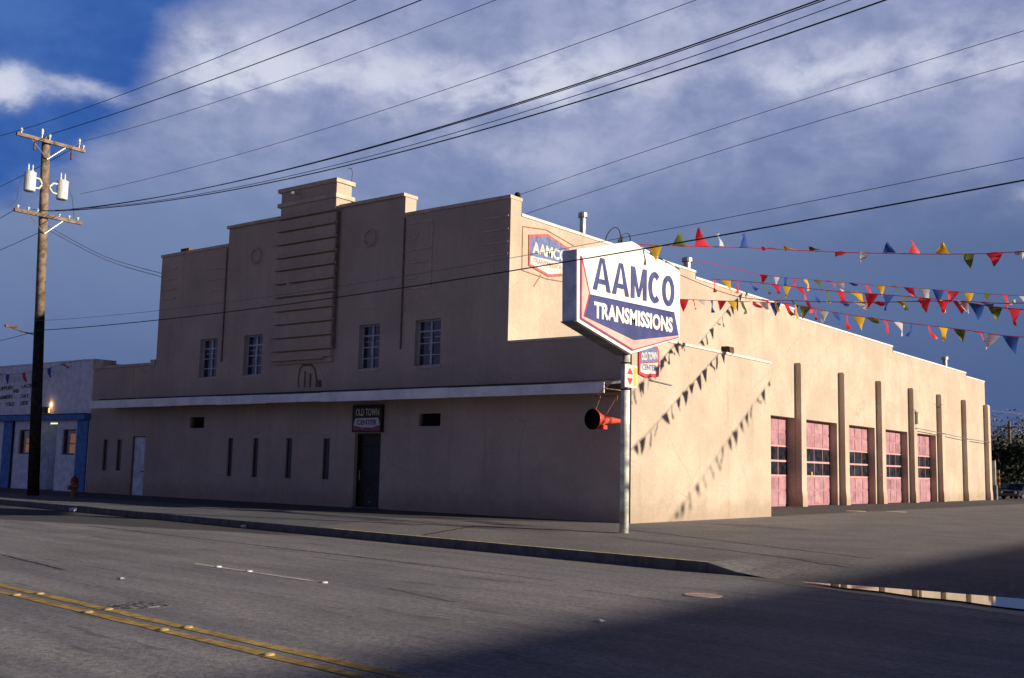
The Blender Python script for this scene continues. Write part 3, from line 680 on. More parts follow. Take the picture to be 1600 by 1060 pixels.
# pink sectional doors
for (y0, y1) in bays:
    X0 = -5.22; y0 -= .15; y1 += .15
    dr = MB().box(X0 - .05, X0, y0, y1, 0.0, dz + .1).build('garage_door', 'pink', B)
    nc = 4; cw = (y1 - y0) / nc
    for i in range(nc):
        a, b_ = y0 + i * cw, y0 + (i + 1) * cw
        for z0, z1 in ((.06, .74), (.80, 1.42), (3.0, 3.62), (3.68, 4.30)):
            MB().box(X0 + .003, X0 + .02, a + .035, b_ - .035, z0 + .04, z1 - .02).build('panel', rnd.choice(('pink', 'pink_b', 'pink_c', 'pink')), dr)
    for i in range(nc):
        a, b_ = y0 + i * cw, y0 + (i + 1) * cw
        for z0, z1 in ((1.55, 2.16), (2.27, 2.90)): MB().box(X0 + .002, X0 + .012, a + .04, b_ - .04, z0, z1).build('pane', 'door_glass', dr)
    m = MB(); m.box(X0 + .002, X0 + .03, y0, y1, 2.175, 2.255); m.box(X0 + .002, X0 + .026, y0, y1, 2.915, 2.97); m.box(X0 + .002, X0 + .026, y0, y1, 1.46, 1.535); m.build('rail', 'pink_rail', dr)
    MB().tube([(X0 + .02, (y0 + y1) / 2 - .1, .5), (X0 + .06, (y0 + y1) / 2 - .1, .5), (X0 + .06, (y0 + y1) / 2 + .1, .5), (X0 + .02, (y0 + y1) / 2 + .1, .5)], .012, 5).build('handle', 'galv', dr)
MB().box(-5.20, -5.17, 26.2, 26.35, 1.48, 1.72).build('door_notice', 'stripe_yellow', B)
# wall conduit crossing the last bays
m = MB(); m.tube([(XU + .36, 41, 4.62), (XU + .36, 47, 4.50), (XU + .36, 52.6, 4.35), (XU + .36, 58.4, 4.3)], .025, 5); m.build('conduit', 'cable_grey', B)
m = MB(); m.box(XU + .34, XU + .5, 41.0, 41.3, 4.9, 5.6); m.build('meter_box', 'trim', B)
# roof pipes and knobs
def pipe(x, y, z0, z1, r, capped, mt='galv'):
    m = MB(); pr = [(r, 0), (r, z1 - z0)]
    if capped: pr += [(r * 1.5, z1 - z0 + .01), (r * 1.5, z1 - z0 + .18), (r * .5, z1 - z0 + .24)]
    m.lathe((x, y, z0), pr, 14); m.build('roof_vent', mt, B, smooth=False)
pipe(-5.75, 5.7, 8.5, 11.15, .12, True); pipe(-5.65, 13.75, 8.5, 10.75, .16, True); pipe(-5.7, 51.9, 8.5, 10.0, .16, True); pipe(-5.5, 33.5, 9.3, 9.72, .05, False)
MB().box(-23.4, -22.8, .1, .45, 10.685, 10.86).build('roof_box', 'rust', B); MB().lathe((-5.0, .62, 10.69), [(.05, 0), (.12, .03), (.12, .09), (.06, .1), (.11, .13), (.1, .2), (.04, .24)], 10).build('roof_knob', 'black_paint', B)
m = MB(); m.tube([(-13.1, .5, 12.45), (-13.06, .5, 12.8), (-13.12, .5, 13.0), (-13.3, .5, 13.05)], .012, 5); m.build('antenna', 'cable', B)
# old bracket rail by the lower side sign
m = MB(); m.tube([(.03, 1.0, 4.36), (.03, 2.4, 4.30)], .02, 5); m.build('bracket', 'galv', B)

# ------------------------------------------------------------ building signs
def panel(parent, name, poly, m, x0, x1):
    return MB().prism(poly, FYZ, x0, x1).build(name, m, parent)
T = empty('wall_sign', (XU, 2.2, 8.3), 'faded painted hexagon company sign high on the sunlit side wall', 'sign')
hexa = [(1.0, 9.5), (2.09, 9.72), (3.42, 9.44), (3.36, 8.44), (2.2, 8.22), (1.02, 8.43)]
panel(T, 'border', hexa, 'fade_red', XU + .004, XU + .03)
panel(T, 'blue_field', [(1.09, 9.43), (2.08, 9.63), (3.34, 9.37), (3.32, 8.86), (1.09, 8.78)], 'fade_blue', XU + .03, XU + .036)
panel(T, 'white_field', [(1.10, 8.78), (3.32, 8.86), (3.28, 8.52), (2.2, 8.31), (1.11, 8.50)], 'fade_white', XU + .03, XU + .0355)
text(T, 'AAMCO', 'fade_white', (XU + .037, 1.20, 8.90), (0, 1, 0), (0, 0, 1), 2.05, .40, .006, .035)
text(T, 'TRANSMISSIONS', 'fade_red', (XU + .037, 1.22, 8.57), (0, 1, 0), (0, 0, 1), 1.95, .17, .004, .0)
m = MB()
for a, b_ in [((.66, 9.72), (.67, 8.21)), ((.67, 8.21), (2.1, 8.13)), ((2.1, 8.13), (3.4, 8.2)), ((.66, 9.72), (2.0, 9.86)), ((2.0, 9.86), (3.7, 9.6)), ((1.75, 8.22), (1.35, 7.75))]:
    m.tube([(XU + .006, *a), (XU + .006, *b_)], .018, 4)
m.build('outline', 'fade_line', T)
T = empty('wall_sign', (0, .95, 4.4), 'small red-bordered blue and white sign on the side wall behind the pole', 'sign')
panel(T, 'border', [(.34, 5.20), (.95, 5.50), (1.45, 5.42), (1.55, 5.3), (1.55, 4.50), (.72, 4.42), (.34, 4.50)], 'sign_red', .005, .05)
panel(T, 'blue_field', [(.42, 5.20), (.95, 5.42), (1.42, 5.35), (1.47, 5.27), (1.47, 4.98), (.42, 4.84)], 'fade_blue', .05, .056)
panel(T, 'white_field', [(.42, 4.81), (1.47, 4.94), (1.46, 4.60), (.72, 4.52), (.42, 4.57)], 'fade_white', .05, .0555)
text(T, 'OLD TOWN', 'fade_white', (.057, .46, 4.92), (0, 1, .12), (0, 0, 1), .96, .24, .006, .03)
text(T, 'CENTER', 'fade_blue', (.057, .50, 4.63), (0, 1, .05), (0, 0, 1), .88, .18, .006, .03)
T = empty('wall_sign', (-11.1, 0, 2.75), 'dark square board sign directly above the black entrance door', 'sign')
MB().box(-11.86, -10.36, -.14, -.01, 2.74, 3.72).build('board', 'black_paint', T)
MB().prism([(-11.80, 2.98), (-11.02, 2.84), (-10.44, 2.94), (-10.44, 2.80), (-11.80, 2.80)], FX, -.146, -.141).build('red_field', 'sign_purple', T)
MB().prism([(-11.78, 2.98), (-11.68, 3.24), (-10.52, 3.26), (-10.42, 2.98), (-10.8, 2.90), (-11.3, 2.90)], FX, -.152, -.1465).build('white_field', 'fade_white', T)
text(T, 'OLD TOWN', 'fade_white', (-11.68, -.142, 3.33), (1, 0, 0), (0, 0, 1), 1.2, .26, .008, .02)
text(T, 'CENTER', 'sign_navy', (-11.6, -.1525, 3.0), (1, 0, 0), (0, 0, 1), 1.02, .18, .006, .03)

# ------------------------------------------------------------ the big pole sign
PX, PY = 2.46, -4.30
T = empty('pole_sign', (PX, PY, 0), 'tall white hexagonal transmission shop sign on a pale steel pole at the corner', 'sign')
MB().lathe((PX, PY, -.05), [(.115, 0), (.115, 4.62)], 20).build('pole', 'pole_paint', T, smooth=True)
hx = [(-7.02, 6.76), (-6.98, 5.04), (-4.55, 4.50), (-2.06, 5.16), (-2.05, 7.09), (-4.56, 7.40)]
MB().prism(hx, FYZ, 2.34, 2.72).build('cabinet', 'sign_side', T)
MB().prism([(-7.04, 5.035), (-4.55, 4.475), (-2.04, 5.145), (-2.04, 5.155), (-4.55, 4.497), (-7.04, 5.05)], FYZ, 2.33, 2.73).build('underside', 'sign_under', T)
panel(T, 'face', [(y * 1.004 + .018, z) for y, z in hx], 'sign_white', 2.722, 2.77)
x_ = 2.771
panel(T, 'chevron', [(-6.86, 6.60), (-6.49, 5.78), (-6.72, 5.20), (-4.42, 4.86), (-2.12, 5.24), (-2.10, 5.18), (-4.49, 4.60), (-6.84, 5.12)], 'sign_pink', x_, x_ + .006)
panel(T, 'navy_band', [(-6.46, 5.73), (-2.36, 5.82), (-2.12, 5.24), (-4.42, 4.86), (-6.72, 5.19)], 'sign_navy', x_ + .004, x_ + .012)
def bar(pts, wd, mt, dx0):
    for (a, b_) in zip(pts, pts[1:]):
        a, b2 = Vector(a), Vector(b_); d = (b2 - a).normalized(); n = Vector((-d.y, d.x)) * wd / 2
        panel(T, 'trim_line', [tuple(a - n), tuple(b2 - n), tuple(b2 + n), tuple(a + n)], mt, x_ + .007 + dx0, x_ + .015 + dx0)
bar([(-6.86, 6.62), (-6.84, 5.11)], .075, 'sign_purple', 0); bar([(-6.84, 5.12), (-4.49, 4.60)], .055, 'sign_purple', .001); bar([(-4.49, 4.60), (-2.11, 5.19)], .03, 'sign_red', .002)
bar([(-6.83, 6.60), (-6.48, 5.77), (-6.71, 5.20)], .028, 'sign_red', .003); bar([(-6.46, 5.74), (-2.36, 5.83)], .03, 'sign_navy', .004)
# block letters cut from sheet: strokes of one letter lie 1.5 mm apart so that no two faces share a plane
def letter(kind, u0, wd, ht=.82, st=.185):
    m = MB(); k = [0]
    def q(*pts):
        k[0] += 1; m.prism([(-6.30 + u0 + u, 5.90 + .02 * (u0 + u) + v) for u, v in pts], FYZ, x_ + .001, x_ + .010 + .0015 * k[0])
    if kind == 'A':
        q((0, 0), (st, 0), (wd / 2 + .02, ht), (wd / 2 - .09, ht)); q((wd - st, 0), (wd, 0), (wd / 2 + .09, ht), (wd / 2 - .02, ht)); q((wd * .24, .17), (wd * .76, .17), (wd * .70, .29), (wd * .30, .29))
    elif kind == 'M':
        q((0, 0), (st, 0), (st, ht), (0, ht)); q((wd - st, 0), (wd, 0), (wd, ht), (wd - st, ht)); q((0, ht), (st + .01, ht), (wd / 2 + .05, .06), (wd / 2 - .05, .06)); q((wd - st - .01, ht), (wd, ht), (wd / 2 + .05, .06), (wd / 2 - .05, .06))
    else:
        a0, a1 = (0, 360) if kind == 'O' else (48, 312); n = 26
        for i in range(n):
            A, B_ = R(a0 + (a1 - a0) * i / n), R(a0 + (a1 - a0) * (i + 1) / n); rx, ry = wd / 2, ht / 2 + .01; ix, iy = rx - st, ry - st * .85
            k[0] = i % 2
            q((rx + rx * math.cos(A), ht / 2 + ry * math.sin(A)), (rx + rx * math.cos(B_), ht / 2 + ry * math.sin(B_)), (rx + ix * math.cos(B_), ht / 2 + iy * math.sin(B_)), (rx + ix * math.cos(A), ht / 2 + iy * math.sin(A)))
    return m.build('letter', 'letter_navy', T)
for kd, u0, wd in (('A', -.04, .80), ('A', .82, .80), ('M', 1.70, .78), ('C', 2.57, .66), ('O', 3.28, .66)): letter(kd, u0, wd)
text(T, 'TRANSMISSIONS', 'sign_white', (x_ + .013, -6.30, 5.20), (0, 1, .018), (0, 0, 1), 3.82, .41, .012, .04, space=1.02)
m = MB()
for (c0, r0, ph) in (((2.45, -4.98, 7.34), .33, 0), ((2.45, -4.45, 7.36), .27, .4)):
    m.tube([(c0[0] + .12 * math.sin(t), c0[1] + r0 * math.cos(t), c0[2] + r0 * 1.1 * math.sin(t)) for t in [ph + math.pi * k / 12 for k in range(13)]], .014, 5)
m.tube([(2.45, -4.7, 7.4), (2.5, -4.62, 7.52), (2.45, -4.55, 7.4)], .03, 6); m.build('cable_loop', 'cable', T)
# small round-arrow sign plate on the pole
T2 = empty('pole_plate', (2.62, PY, 3.75), 'small pale plate with two red arrows strapped to the sign pole', 'sign')
MB().box(2.60, 2.64, -4.62, -4.02, 3.66, 4.24).build('plate', 'fade_white', T2)
MB().prism([(-4.20, 3.72), (-4.05, 3.72), (-4.05, 4.18), (-4.20, 4.18)], FYZ, 2.641, 2.646).build('yellow_patch', 'stripe_yellow', T2)
panel(T2, 'arrow', [(-4.52, 4.0), (-4.38, 4.17), (-4.24, 4.0)], 'sign_red', 2.641, 2.6475); panel(T2, 'arrow', [(-4.52, 3.9), (-4.24, 3.9), (-4.38, 3.72)], 'sign_red', 2.641, 2.6475)
m = MB(); m.tube([(2.46 + .13 * math.cos(t), PY + .13 * math.sin(t), 4.3) for t in [k * math.pi / 8 for k in range(17)]], .015, 5, False)
m.tube([(2.46 + .13 * math.cos(t), PY + .13 * math.sin(t), 3.62) for t in [k * math.pi / 8 for k in range(17)]], .015, 5, False); m.build('strap', 'black_paint', T2)

# red horn hung from the canopy end
hc = Vector((-.40, -1.5, 3.03)); ax = Vector((.14, .99, .0)).normalized()
T = empty('horn', tuple(hc), 'red horn with a dark round mouth hung below the canopy end', 'horn')
MB().lathe(hc, [(.30, 0), (.31, .03), (.27, .10), (.17, .34), (.12, .62), (.075, 1.1), (.055, 1.34)], 22, ax).build('shell', 'horn_red', T, smooth=True)
MB().lathe(hc - ax * .03, [(.29, 0), (.31, .028)], 22, ax).build('mouth', 'void', T)
m = MB(); q = hc + ax * .35 + Vector((0, -.02, -.22)); m.box(q.x - .25, q.x + .16, q.y - .06, q.y + .16, q.z - .06, q.z + .06); m.tube([q + Vector((.1, 0, .04)), hc + ax * .6], .03, 6); m.build('bracket', 'horn_red', T, bevel=.01)
m = MB(); m.tube([hc + ax * .12 + Vector((0, 0, .24)), (-.22, -1.40, 3.62)], .010, 5); m.tube([hc + ax * .55 + Vector((0, 0, .09)), (.28, -1.30, 3.66)], .010, 5); m.build('hanger_rod', 'galv', T)
m = MB(); m.tube([(-.40, -1.38, 3.72), (.30, -1.26, 3.70)], .018, 6); m.tube([(-.35, -1.37, 3.73), (.0, -1.1, 4.14)], .015, 5); m.tube([(-.22, -1.40, 3.62), (-.22, -1.40, 3.72)], .03, 6); m.tube([(.28, -1.28, 3.58), (.30, -1.28, 3.72)], .03, 6); m.build('hanger_arm', 'rust', T)

# ------------------------------------------------------------ pennant strings
def pennant(p, d, colr, ang, sz, parent, twist=0.0):
    """a limp triangle sewn on the cord at p; d cord direction; ang 0 hangs, 180 blown upright"""
    d = Vector(d).normalized(); dn = Vector((0, 0, -1)); side = d.cross(dn).normalized()
    a = R(ang); down = (dn * math.cos(a) + side * math.sin(a)); dd = (d * math.cos(twist) + side * math.sin(twist)).normalized()
    nrm = dd.cross(down).normalized(); vs, fs = [], []; n = 5; ph = rnd.uniform(0, 6)
    lean = rnd.uniform(-.25, .25) * sz
    for i in range(n + 1):
        t = i / n; wd = sz * .92 * (1 - t) * .5 + .004
        for s_ in (-1, 0, 1):
            vs.append(Vector(p) + dd * (s_ * wd + lean * t * t) + down * sz * 1.08 * t + nrm * (.20 * sz * math.sin(ph + t * 3.6 + s_ * 1.1) * t + .09 * sz * (s_ == 0)))
    for i in range(n):
        for s_ in range(2): k = i * 3 + s_; fs.append((k, k + 1, k + 4, k + 3))
    m = MB(); m.add(vs, fs); return m.build('pennant', 'cloth_' + colr, parent, smooth=True)


def string_at(pts, s_):
    """point on polyline by arc length"""
    acc = 0
    for a, b in zip(pts, pts[1:]):
        L = (b - a).length
        if acc + L >= s_: return a + (b - a) * ((s_ - acc) / L), (b - a).normalized()
        acc += L
    return pts[-1], (pts[-1] - pts[-2]).normalized()


def smooth_pts(P, n=6):
    P = [Vector(p) for p in P]; out = []
    for i in range(len(P) - 1):
        p0, p1, p2, p3 = P[max(i - 1, 0)], P[i], P[i + 1], P[min(i + 2, len(P) - 1)]
        for k in range(n):
            t = k / n; out.append(.5 * ((2 * p1) + (p2 - p0) * t + (2 * p0 - 5 * p1 + 4 * p2 - p3) * t * t + (3 * p1 - p0 - 3 * p2 + p3) * t ** 3))
    return out + [P[-1]]


def pstring(label, pts, step, start, cyc, sz, angf, cordm='cloth_r'):
    P = smooth_pts(pts); T = empty('pennant_string', tuple(P[0]), label, 'bunting', 'pennant strings over the lot')
    MB().tube(P, .012, 4).build('cord', cordm, T)
    L = sum((b - a).length for a, b in zip(P, P[1:])); s_ = start; i = 0
    while s_ < L - .1:
        p, d = string_at(P, s_); pennant(p, d, cyc[i % len(cyc)], angf(i), sz * rnd.uniform(.85, 1.1), T, rnd.uniform(-.95, .95)); s_ += step * rnd.uniform(.93, 1.07); i += 1


cyc = 'rwbryg'
up = [10, 170, 165, 150, 160, 95, 100, 110, 85, 60, 150, 170, 155, 20, 60, 80, 140, 30, 70, 100, 20, 50]
pstring('top pennant string, from the tip of the hexagon sign, flags blown upright', [(2.5, -4.5, 7.38), (3.36, -3.53, 7.4), (4.56, -1.56, 7.57), (6.52, 0.49, 7.59), (9.26, 2.05, 7.53), (11.68, 2.76, 7.57), (17, 5.0, 7.9)],
        .68, .85, 'yg' + 'rwbryg' * 4, .43, lambda i: up[i % len(up)])
rr = random.Random(3)
pstring('lowest pennant string, crossing the upper side wall, flags hanging', [(-4.72, 11.2, 8.68), (-2.47, 10.35, 8.32), (-.6, 9.65, 8.03), (1.25, 8.91, 7.71), (3.26, 7.67, 7.11), (5.9, 6.24, 6.43), (8.12, 5.13, 5.92), (10.07, 4.17, 5.47), (14, 2.3, 4.95), (18, .6, 5.0)],
        .60, .42, 'r' + 'rwbryg' * 6, .44, lambda i: rr.choice((0, 8, -10, 15, 30, 60, -20)))
pstring('pennant string from the roof vent pipe, its flags slightly overlapping the row below', [(-5.6, 13.7, 10.9), (-4.4, 18.6, 10.85), (-2.18, 17.88, 10.33), (1.86, 16.22, 9.43), (4.2, 15.29, 8.94), (6.07, 14.51, 8.52), (8.01, 13.78, 8.14), (14, 11.6, 7.0), (20, 9.45, 5.9), (24, 8.1, 5.4)],
        .72, 5.2, cyc, .47, lambda i: rr.choice((0, 10, -15, 25, 40, 75)))
pstring('pennant string from the far top corner of the hexagon sign, red flag first', [(2.45, -2.1, 7.0), (-1.07, 7.13, 8.57), (.95, 6.32, 8.15), (2.54, 5.62, 7.77), (4.39, 4.79, 7.33), (6.68, 3.91, 6.87), (8.72, 3.03, 6.41), (10.53, 2.19, 5.95), (15, .8, 5.3), (19, -.2, 5.2)][1:],
        .62, .2, 'ryrbg', .43, lambda i: rr.choice((0, 10, -15, 25, 50, 30)))
pstring('pennant string with flags blown nearly flat, second from bottom', [(-4.7, 8.4, 9.9), (-.2, 6.2, 7.9), (1.8, 5.1, 7.3), (2.99, 4.57, 7.1), (4.67, 4.07, 6.86), (6.07, 3.67, 6.68), (7.44, 3.39, 6.57), (8.8, 3.05, 6.42), (10.46, 2.52, 6.17), (15, 1.2, 5.9), (19, .2, 6)],
        .66, 7.2, 'wrygrwb', .38, lambda i: rr.choice((80, 95, 70, 110, 20, 85)))

# ------------------------------------------------------------ utility pole and its lines
UX = -26.0
ub, ut = Vector((UX, -4.45, -.05)), Vector((UX, -5.05, 15.05))
def up_at(z): return ub + (ut - ub) * ((z + .05) / 15.1)
U = empty('utility_pole', (UX, -4.45, 0), 'tall wooden utility pole with two crossarms and two grey transformers', 'utility pole')
MB().tube([up_at(7.4), up_at(11), ut], [.195, .185, .17], 14).build('pole', 'wood', U, smooth=True)
MB().tube([ub, up_at(3.5), up_at(7.395)], [.235, .22, .20], 14).build('pole_shaded', 'dark_shade_wood', U, smooth=True)  # lower length coloured dark for the building's shadow on the pole
def crossarm(z, y0, y1, dzz, ins):
    p = up_at(z); a = MB().box(UX + .18, UX + .30, y0, y1, z - .07, z + .07).build('crossarm', 'wood', U)
    m = MB()
    for s_ in (-1, 1): m.tube([(UX + .24, p.y + s_ * .75, z - .07), (UX + .2, p.y, z - .75)], .02, 5)
    m.build('brace', 'galv', U)
    for y, h in ins:
        m = MB(); m.lathe((UX + .24, y, z + .072), [(.02, 0), (.02, h * .35), (.06, h * .4), (.04, h * .55), (.06, h * .65), (.045, h * .9), (.02, h)], 10); m.build('insulator', 'porcelain', U)
crossarm(14.82, -6.45, -3.4, 0, [(-6.25, .22), (-5.36, .42), (-5.02, .28), (-3.68, .42), (-3.48, .18)])
crossarm(11.64, -6.3, -3.3, 0, [(-6.15, .16), (-5.7, .16), (-5.3, .16), (-4.35, .16), (-3.9, .16), (-3.5, .16)])
for y in (-5.65, -4.0):
    m = MB(); m.lathe((UX + .24, y, 14.30), [(.04, 0), (.06, .05), (.04, .15), (.06, .2), (.04, .3), (.03, .44)], 10); m.build('cutout', 'rust', U)
for y, z in ((-5.66, 12.98), (-4.22, 12.93)):
    m = MB(); m.lathe((UX + .1, y, z - .42), [(.20, 0), (.235, .03), (.235, .74), (.245, .76), (.245, .8), (.15, .86), (.03, .88)], 20); tr_ = m.build('transformer', 'transformer', U, smooth=False)
    for dy in (-.1, .08):
        m = MB(); m.lathe((UX + .1, y + dy, z + .44), [(.03, 0), (.045, .06), (.025, .12), (.04, .18), (.015, .3)], 8); m.build('bushing', 'porcelain', tr_)
    s_ = 1 if y < -4.9 else -1; m = MB(); pp = up_at(z)
    m.tube([(UX + .1, y + s_ * .2, z + .22), (UX + .1, y + s_ * .42, z + .2), (UX + .1, pp.y - s_ * .17, z + .02)], .04, 6); m.tube([(UX + .1, y + s_ * .2, z - .22), (UX + .1, y + s_ * .42, z - .2), (UX + .1, pp.y - s_ * .17, z - .02)], .04, 6)
    m.build('hanger', 'porcelain', tr_)
MB().tube([(UX + .1, -5.9, 13.2), (UX + .1, -6.1, 12.8), (UX + .1, -6.15, 12.1), (UX + .1, -6.5, 11.7)], .012, 5).build('drop_lead', 'cable', U)
MB().tube([(UX + .1, -4.0, 13.2), (UX + .1, -3.75, 12.7), (UX + .1, -3.6, 11.85)], .010, 5).build('drop_lead', 'cable', U)
m = MB(); m.tube([up_at(6.62) + Vector((.1, -.2, 0)), (UX + .1, -5.5, 6.68), (UX + .1, -6.15, 6.85)], .028, 6); m.box(UX + .04, UX + .16, -6.22, -5.72, 6.80, 6.90); m.build('street_lamp_arm', 'rust', U)


def wire(label, pts, x1, r=.014, x0=None, mt='cable', name='power_line'):
    """a hanging line: a parabola fitted through measured points, carried on past them"""
    X = [p[0] for p in pts]; n = len(pts)
    import numpy as np
    deg = 2 if n > 2 else 1
    cz = np.polyfit(X, [p[2] for p in pts], deg); cy = np.polyfit(X, [p[1] for p in pts], 1)
    a = pts[0][0] if x0 is None else x0
    P = [(a + (x1 - a) * i / 40, float(np.polyval(cy, a + (x1 - a) * i / 40)), float(np.polyval(cz, a + (x1 - a) * i / 40))) for i in range(41)]
    if x0 is None: P[0] = pts[0]
    m = MB(); m.tube(P, r, 5); tag(m.build(name, mt), label, 'wire', 'overhead wires')


wire('thin wire from the nearest insulator of the top crossarm, highest line in the sky', [(-25.76, -6.25, 15.05), (-22.43, -6.66, 14.66), (-16.42, -7.26, 14.48), (-9.43, -7.96, 14.22), (-3.47, -8.55, 14.02)], 34, .012)
wire('thin wire from the pole-top insulator, second highest line in the sky', [(-25.76, -5.02, 15.15), (-19.27, -5.72, 14.71), (-14.12, -6.24, 14.5), (-2.16, -7.43, 14.1)], 34, .016)
wire('faint wire from the farthest insulator of the top crossarm, third highest in the sky', [(-25.76, -3.6, 15.2), (-22.01, -4.0, 14.9), (-12.22, -4.98, 14.42), (-5.36, -5.66, 14.21), (-.64, -6.14, 14.19)], 34, .010, mt='cable_grey')
wire('faint single wire between the high wires and the heavy pair', [(-25.76, -3.5, 12.9), (-16.56, -4.34, 12.43), (-8.65, -5.13, 12.21), (-2.65, -5.73, 12.23), (2.07, -6.21, 12.27), (5.63, -6.56, 12.4)], 34, .009, mt='cable_grey')
wire('heavy upper wire of the dark bundle sweeping to the top right', [(-25.76, -4.2, 12.0), (-17.42, -5.06, 11.34), (-11.05, -5.69, 10.85), (-4.5, -6.35, 10.72), (.56, -6.86, 10.86), (4.61, -7.26, 10.93), (9.21, -7.72, 11.04)], 34, .017)
wire('heavy wire lying just under the topmost of the dark bundle', [(-25.76, -4.55, 11.95), (-17.0, -5.5, 11.15), (-10.47, -6.15, 10.63), (.9, -7.29, 10.62), (4.87, -7.69, 10.69), (9.53, -8.15, 10.8)], 34, .012)
wire('lowest heavy wire of the dark bundle sweeping to the top right', [(-25.76, -5.2, 11.8), (-15.6, -6.24, 10.58), (-9.57, -6.84, 10.1), (-3.37, -7.46, 9.92), (1.43, -7.94, 9.99), (6.9, -8.49, 10.02), (10.93, -8.89, 10.16)], 34, .017)
wire('thin grey wire just above the lowest of the dark bundle', [(-25.76, -5.6, 11.8), (-20.79, -6.12, 10.98), (-8.99, -7.3, 9.99), (1.77, -8.38, 9.96), (7.12, -8.91, 10.05), (10.53, -9.25, 10.15)], 34, .010, mt='cable_grey')
wire('black telephone cable crossing the facade and the hexagon sign', [(-25.8, -4.92, 6.8), (-15.61, -5.94, 6.43), (-9.65, -6.53, 6.28), (-4.87, -7.01, 6.25), (1.19, -7.62, 6.24), (3.01, -7.8, 6.32), (4.4, -7.94, 6.40), (8.22, -8.32, 6.45), (10.81, -8.58, 6.44), (13, -8.8, 6.44)], 34, .016)
wire('thin faint cable above the telephone cable across the facade', [(-25.8, -5.0, 7.2), (-15.65, -5.94, 6.76), (-8.98, -6.6, 6.58), (-3.5, -7.15, 6.52), (1.28, -7.63, 6.62), (5.16, -8.12, 6.70), (8.27, -8.43, 6.74), (13.03, -8.9, 6.82)], 34, .007, mt='cable_grey')
# two far lines behind the hall
wire('upper of two faint far wires in the right of the sky', [(-40, 40, 23.0), (-15.5, 40, 26.4), (2.2, 40, 28.4)], 30, .022, mt='cable_grey')
wire('lower of two faint far wires in the right of the sky', [(-40, 40, 21.2), (-15.5, 40, 24.6), (2.2, 40, 26.5)], 30, .022, mt='cable_grey')
# lines going left from the pole
for lab, P in [('wire leaving the top crossarm to the left, nearest', [(-25.76, -6.25, 15.05), (-29, -5.9, 15.3), (-60, -3.5, 16.2)]),
               ('wire leaving the top crossarm to the left, farthest', [(-25.76, -3.6, 15.1), (-31, -3.2, 14.7), (-60, -1.0, 14.6)]),
               ('wire leaving the lower crossarm to the left, nearest', [(-25.76, -6.15, 11.75), (-30.35, -5.7, 11.3), (-60, -3.0, 10.6)]),
               ('wire leaving the pole below the lower crossarm to the left', [(-25.8, -5.0, 11.0), (-30.17, -4.6, 10.7), (-60, -2.0, 10.2)]),
               ('cable continuing left from the lamp arm on the pole', [(-25.8, -4.95, 6.75), (-29.4, -4.6, 6.6), (-60, -1.8, 6.0)])]:
    wire(lab, P, -60, .013)
for lab, P in [('pair of service wires from the pole down to the tall left wing, upper', [(UX, -4.9, 11.35), (-25.3, -2.4, 10.3), (-24.55, -.02, 9.85)]), ('pair of service wires from the pole down to the tall left wing, lower', [(UX, -4.9, 11.2), (-25.3, -2.3, 10.15), (-24.55, -.02, 9.70)])]:
    tag(MB().tube(smooth_pts(P), .013, 5).build('service_wire', 'cable'), lab, 'wire', 'overhead wires')

# ------------------------------------------------------------ neighbouring shop
NB = empty('shop_building', (-36, 0, 0), 'low white and blue storefront left of the tan garage', 'building')
nl, nr = -58.0, -29.60
h2 = [(-32.42, -30.62)]
us = [nl, nr, -37.4, -33.85, -32.45, -36.05, -34.9, -31.95, -30.78]; vs = [-.1, 6.18, 1.72, 2.93, 3.30]
def nf(x, z):
    if -33.85 < x < -32.45 and z < 3.30: return False
    if 1.72 < z < 2.93 and (-36.05 < x < -34.9 or -31.95 < x < -30.78): return False
    return True
MB().cells(us, vs, nf, FX, .02, .32).build('wall', 'nb_white', NB)
MB().box(nl, nl + .3, .323, 14, -.1, 6.1).build('wall', 'nb_white', NB); MB().box(nr - .3, nr, .323, 14, -.1, 6.1).build('wall', 'nb_white', NB); MB().box(nl, nr, 14, 14.3, -.1, 6.1).build('wall', 'nb_white', NB)
MB().box(nl + .3, nr - .3, .323, 14, 5.6, 5.8).build('roof', 'roofing', NB); MB().box(nl - .03, nr + .02, -.02, .36, 6.183, 6.25).build('coping', 'nb_white', NB)
MB().box(nl, nr + .02, -.30, .017, 3.37, 3.62).build('awning', 'nb_blue', NB); MB().box(nl, nr + .03, -.32, .017, 3.623, 3.67).build('awning_top', 'roofing', NB)
for a, b_ in ((-30.56, -29.66), (-37.5, -36.62)): MB().box(a, b_, -.06, .017, 0, 3.367).build('pilaster', 'nb_blue', NB)
MB().box(-36.60, -36.50, -.03, .017, 0, 3.367).build('downpipe', 'dark_shade_wood', NB)
MB().box(-33.85, -32.45, 1.0, 1.05, 0, 3.28).build('door', 'nb_door', NB); MB().box(-33.85, -33.80, .325, 1.0, 0, 3.28).build('door_reveal', 'nb_white', NB); MB().box(-32.50, -32.45, .325, 1.0, 0, 3.28).build('door_reveal', 'nb_white', NB)
for a, b_ in ((-36.05, -34.9), (-31.95, -30.78)):
    wn = MB().box(a, b_, .17, .19, 1.72, 2.93).build('window', 'glass', NB)
    f = MB(); f.box(a, a + .05, .10, .168, 1.72, 2.93); f.box(b_ - .05, b_, .10, .168, 1.72, 2.93); f.box(a + .05, b_ - .05, .10, .168, 1.72, 1.78); f.box(a + .05, b_ - .05, .10, .168, 2.87, 2.93); f.build('frame', 'dark_brown_shade', wn)
    MB().box(a + .50, b_ - .08, .150, .168, 1.80, 2.22).build('glow_panel', 'display_glow', wn); MB().box(a + .52, b_ - .08, .150, .168, 2.28, 2.72 if a > -33 else 2.50).build('glow_panel', 'display_glow', wn)  # orange panels with a faint glow added for the windows' warm light
lt = MB().box(-33.55, -32.55, .26, .31, 3.20, 3.27).build('tube_light', 'tube_glow', NB)
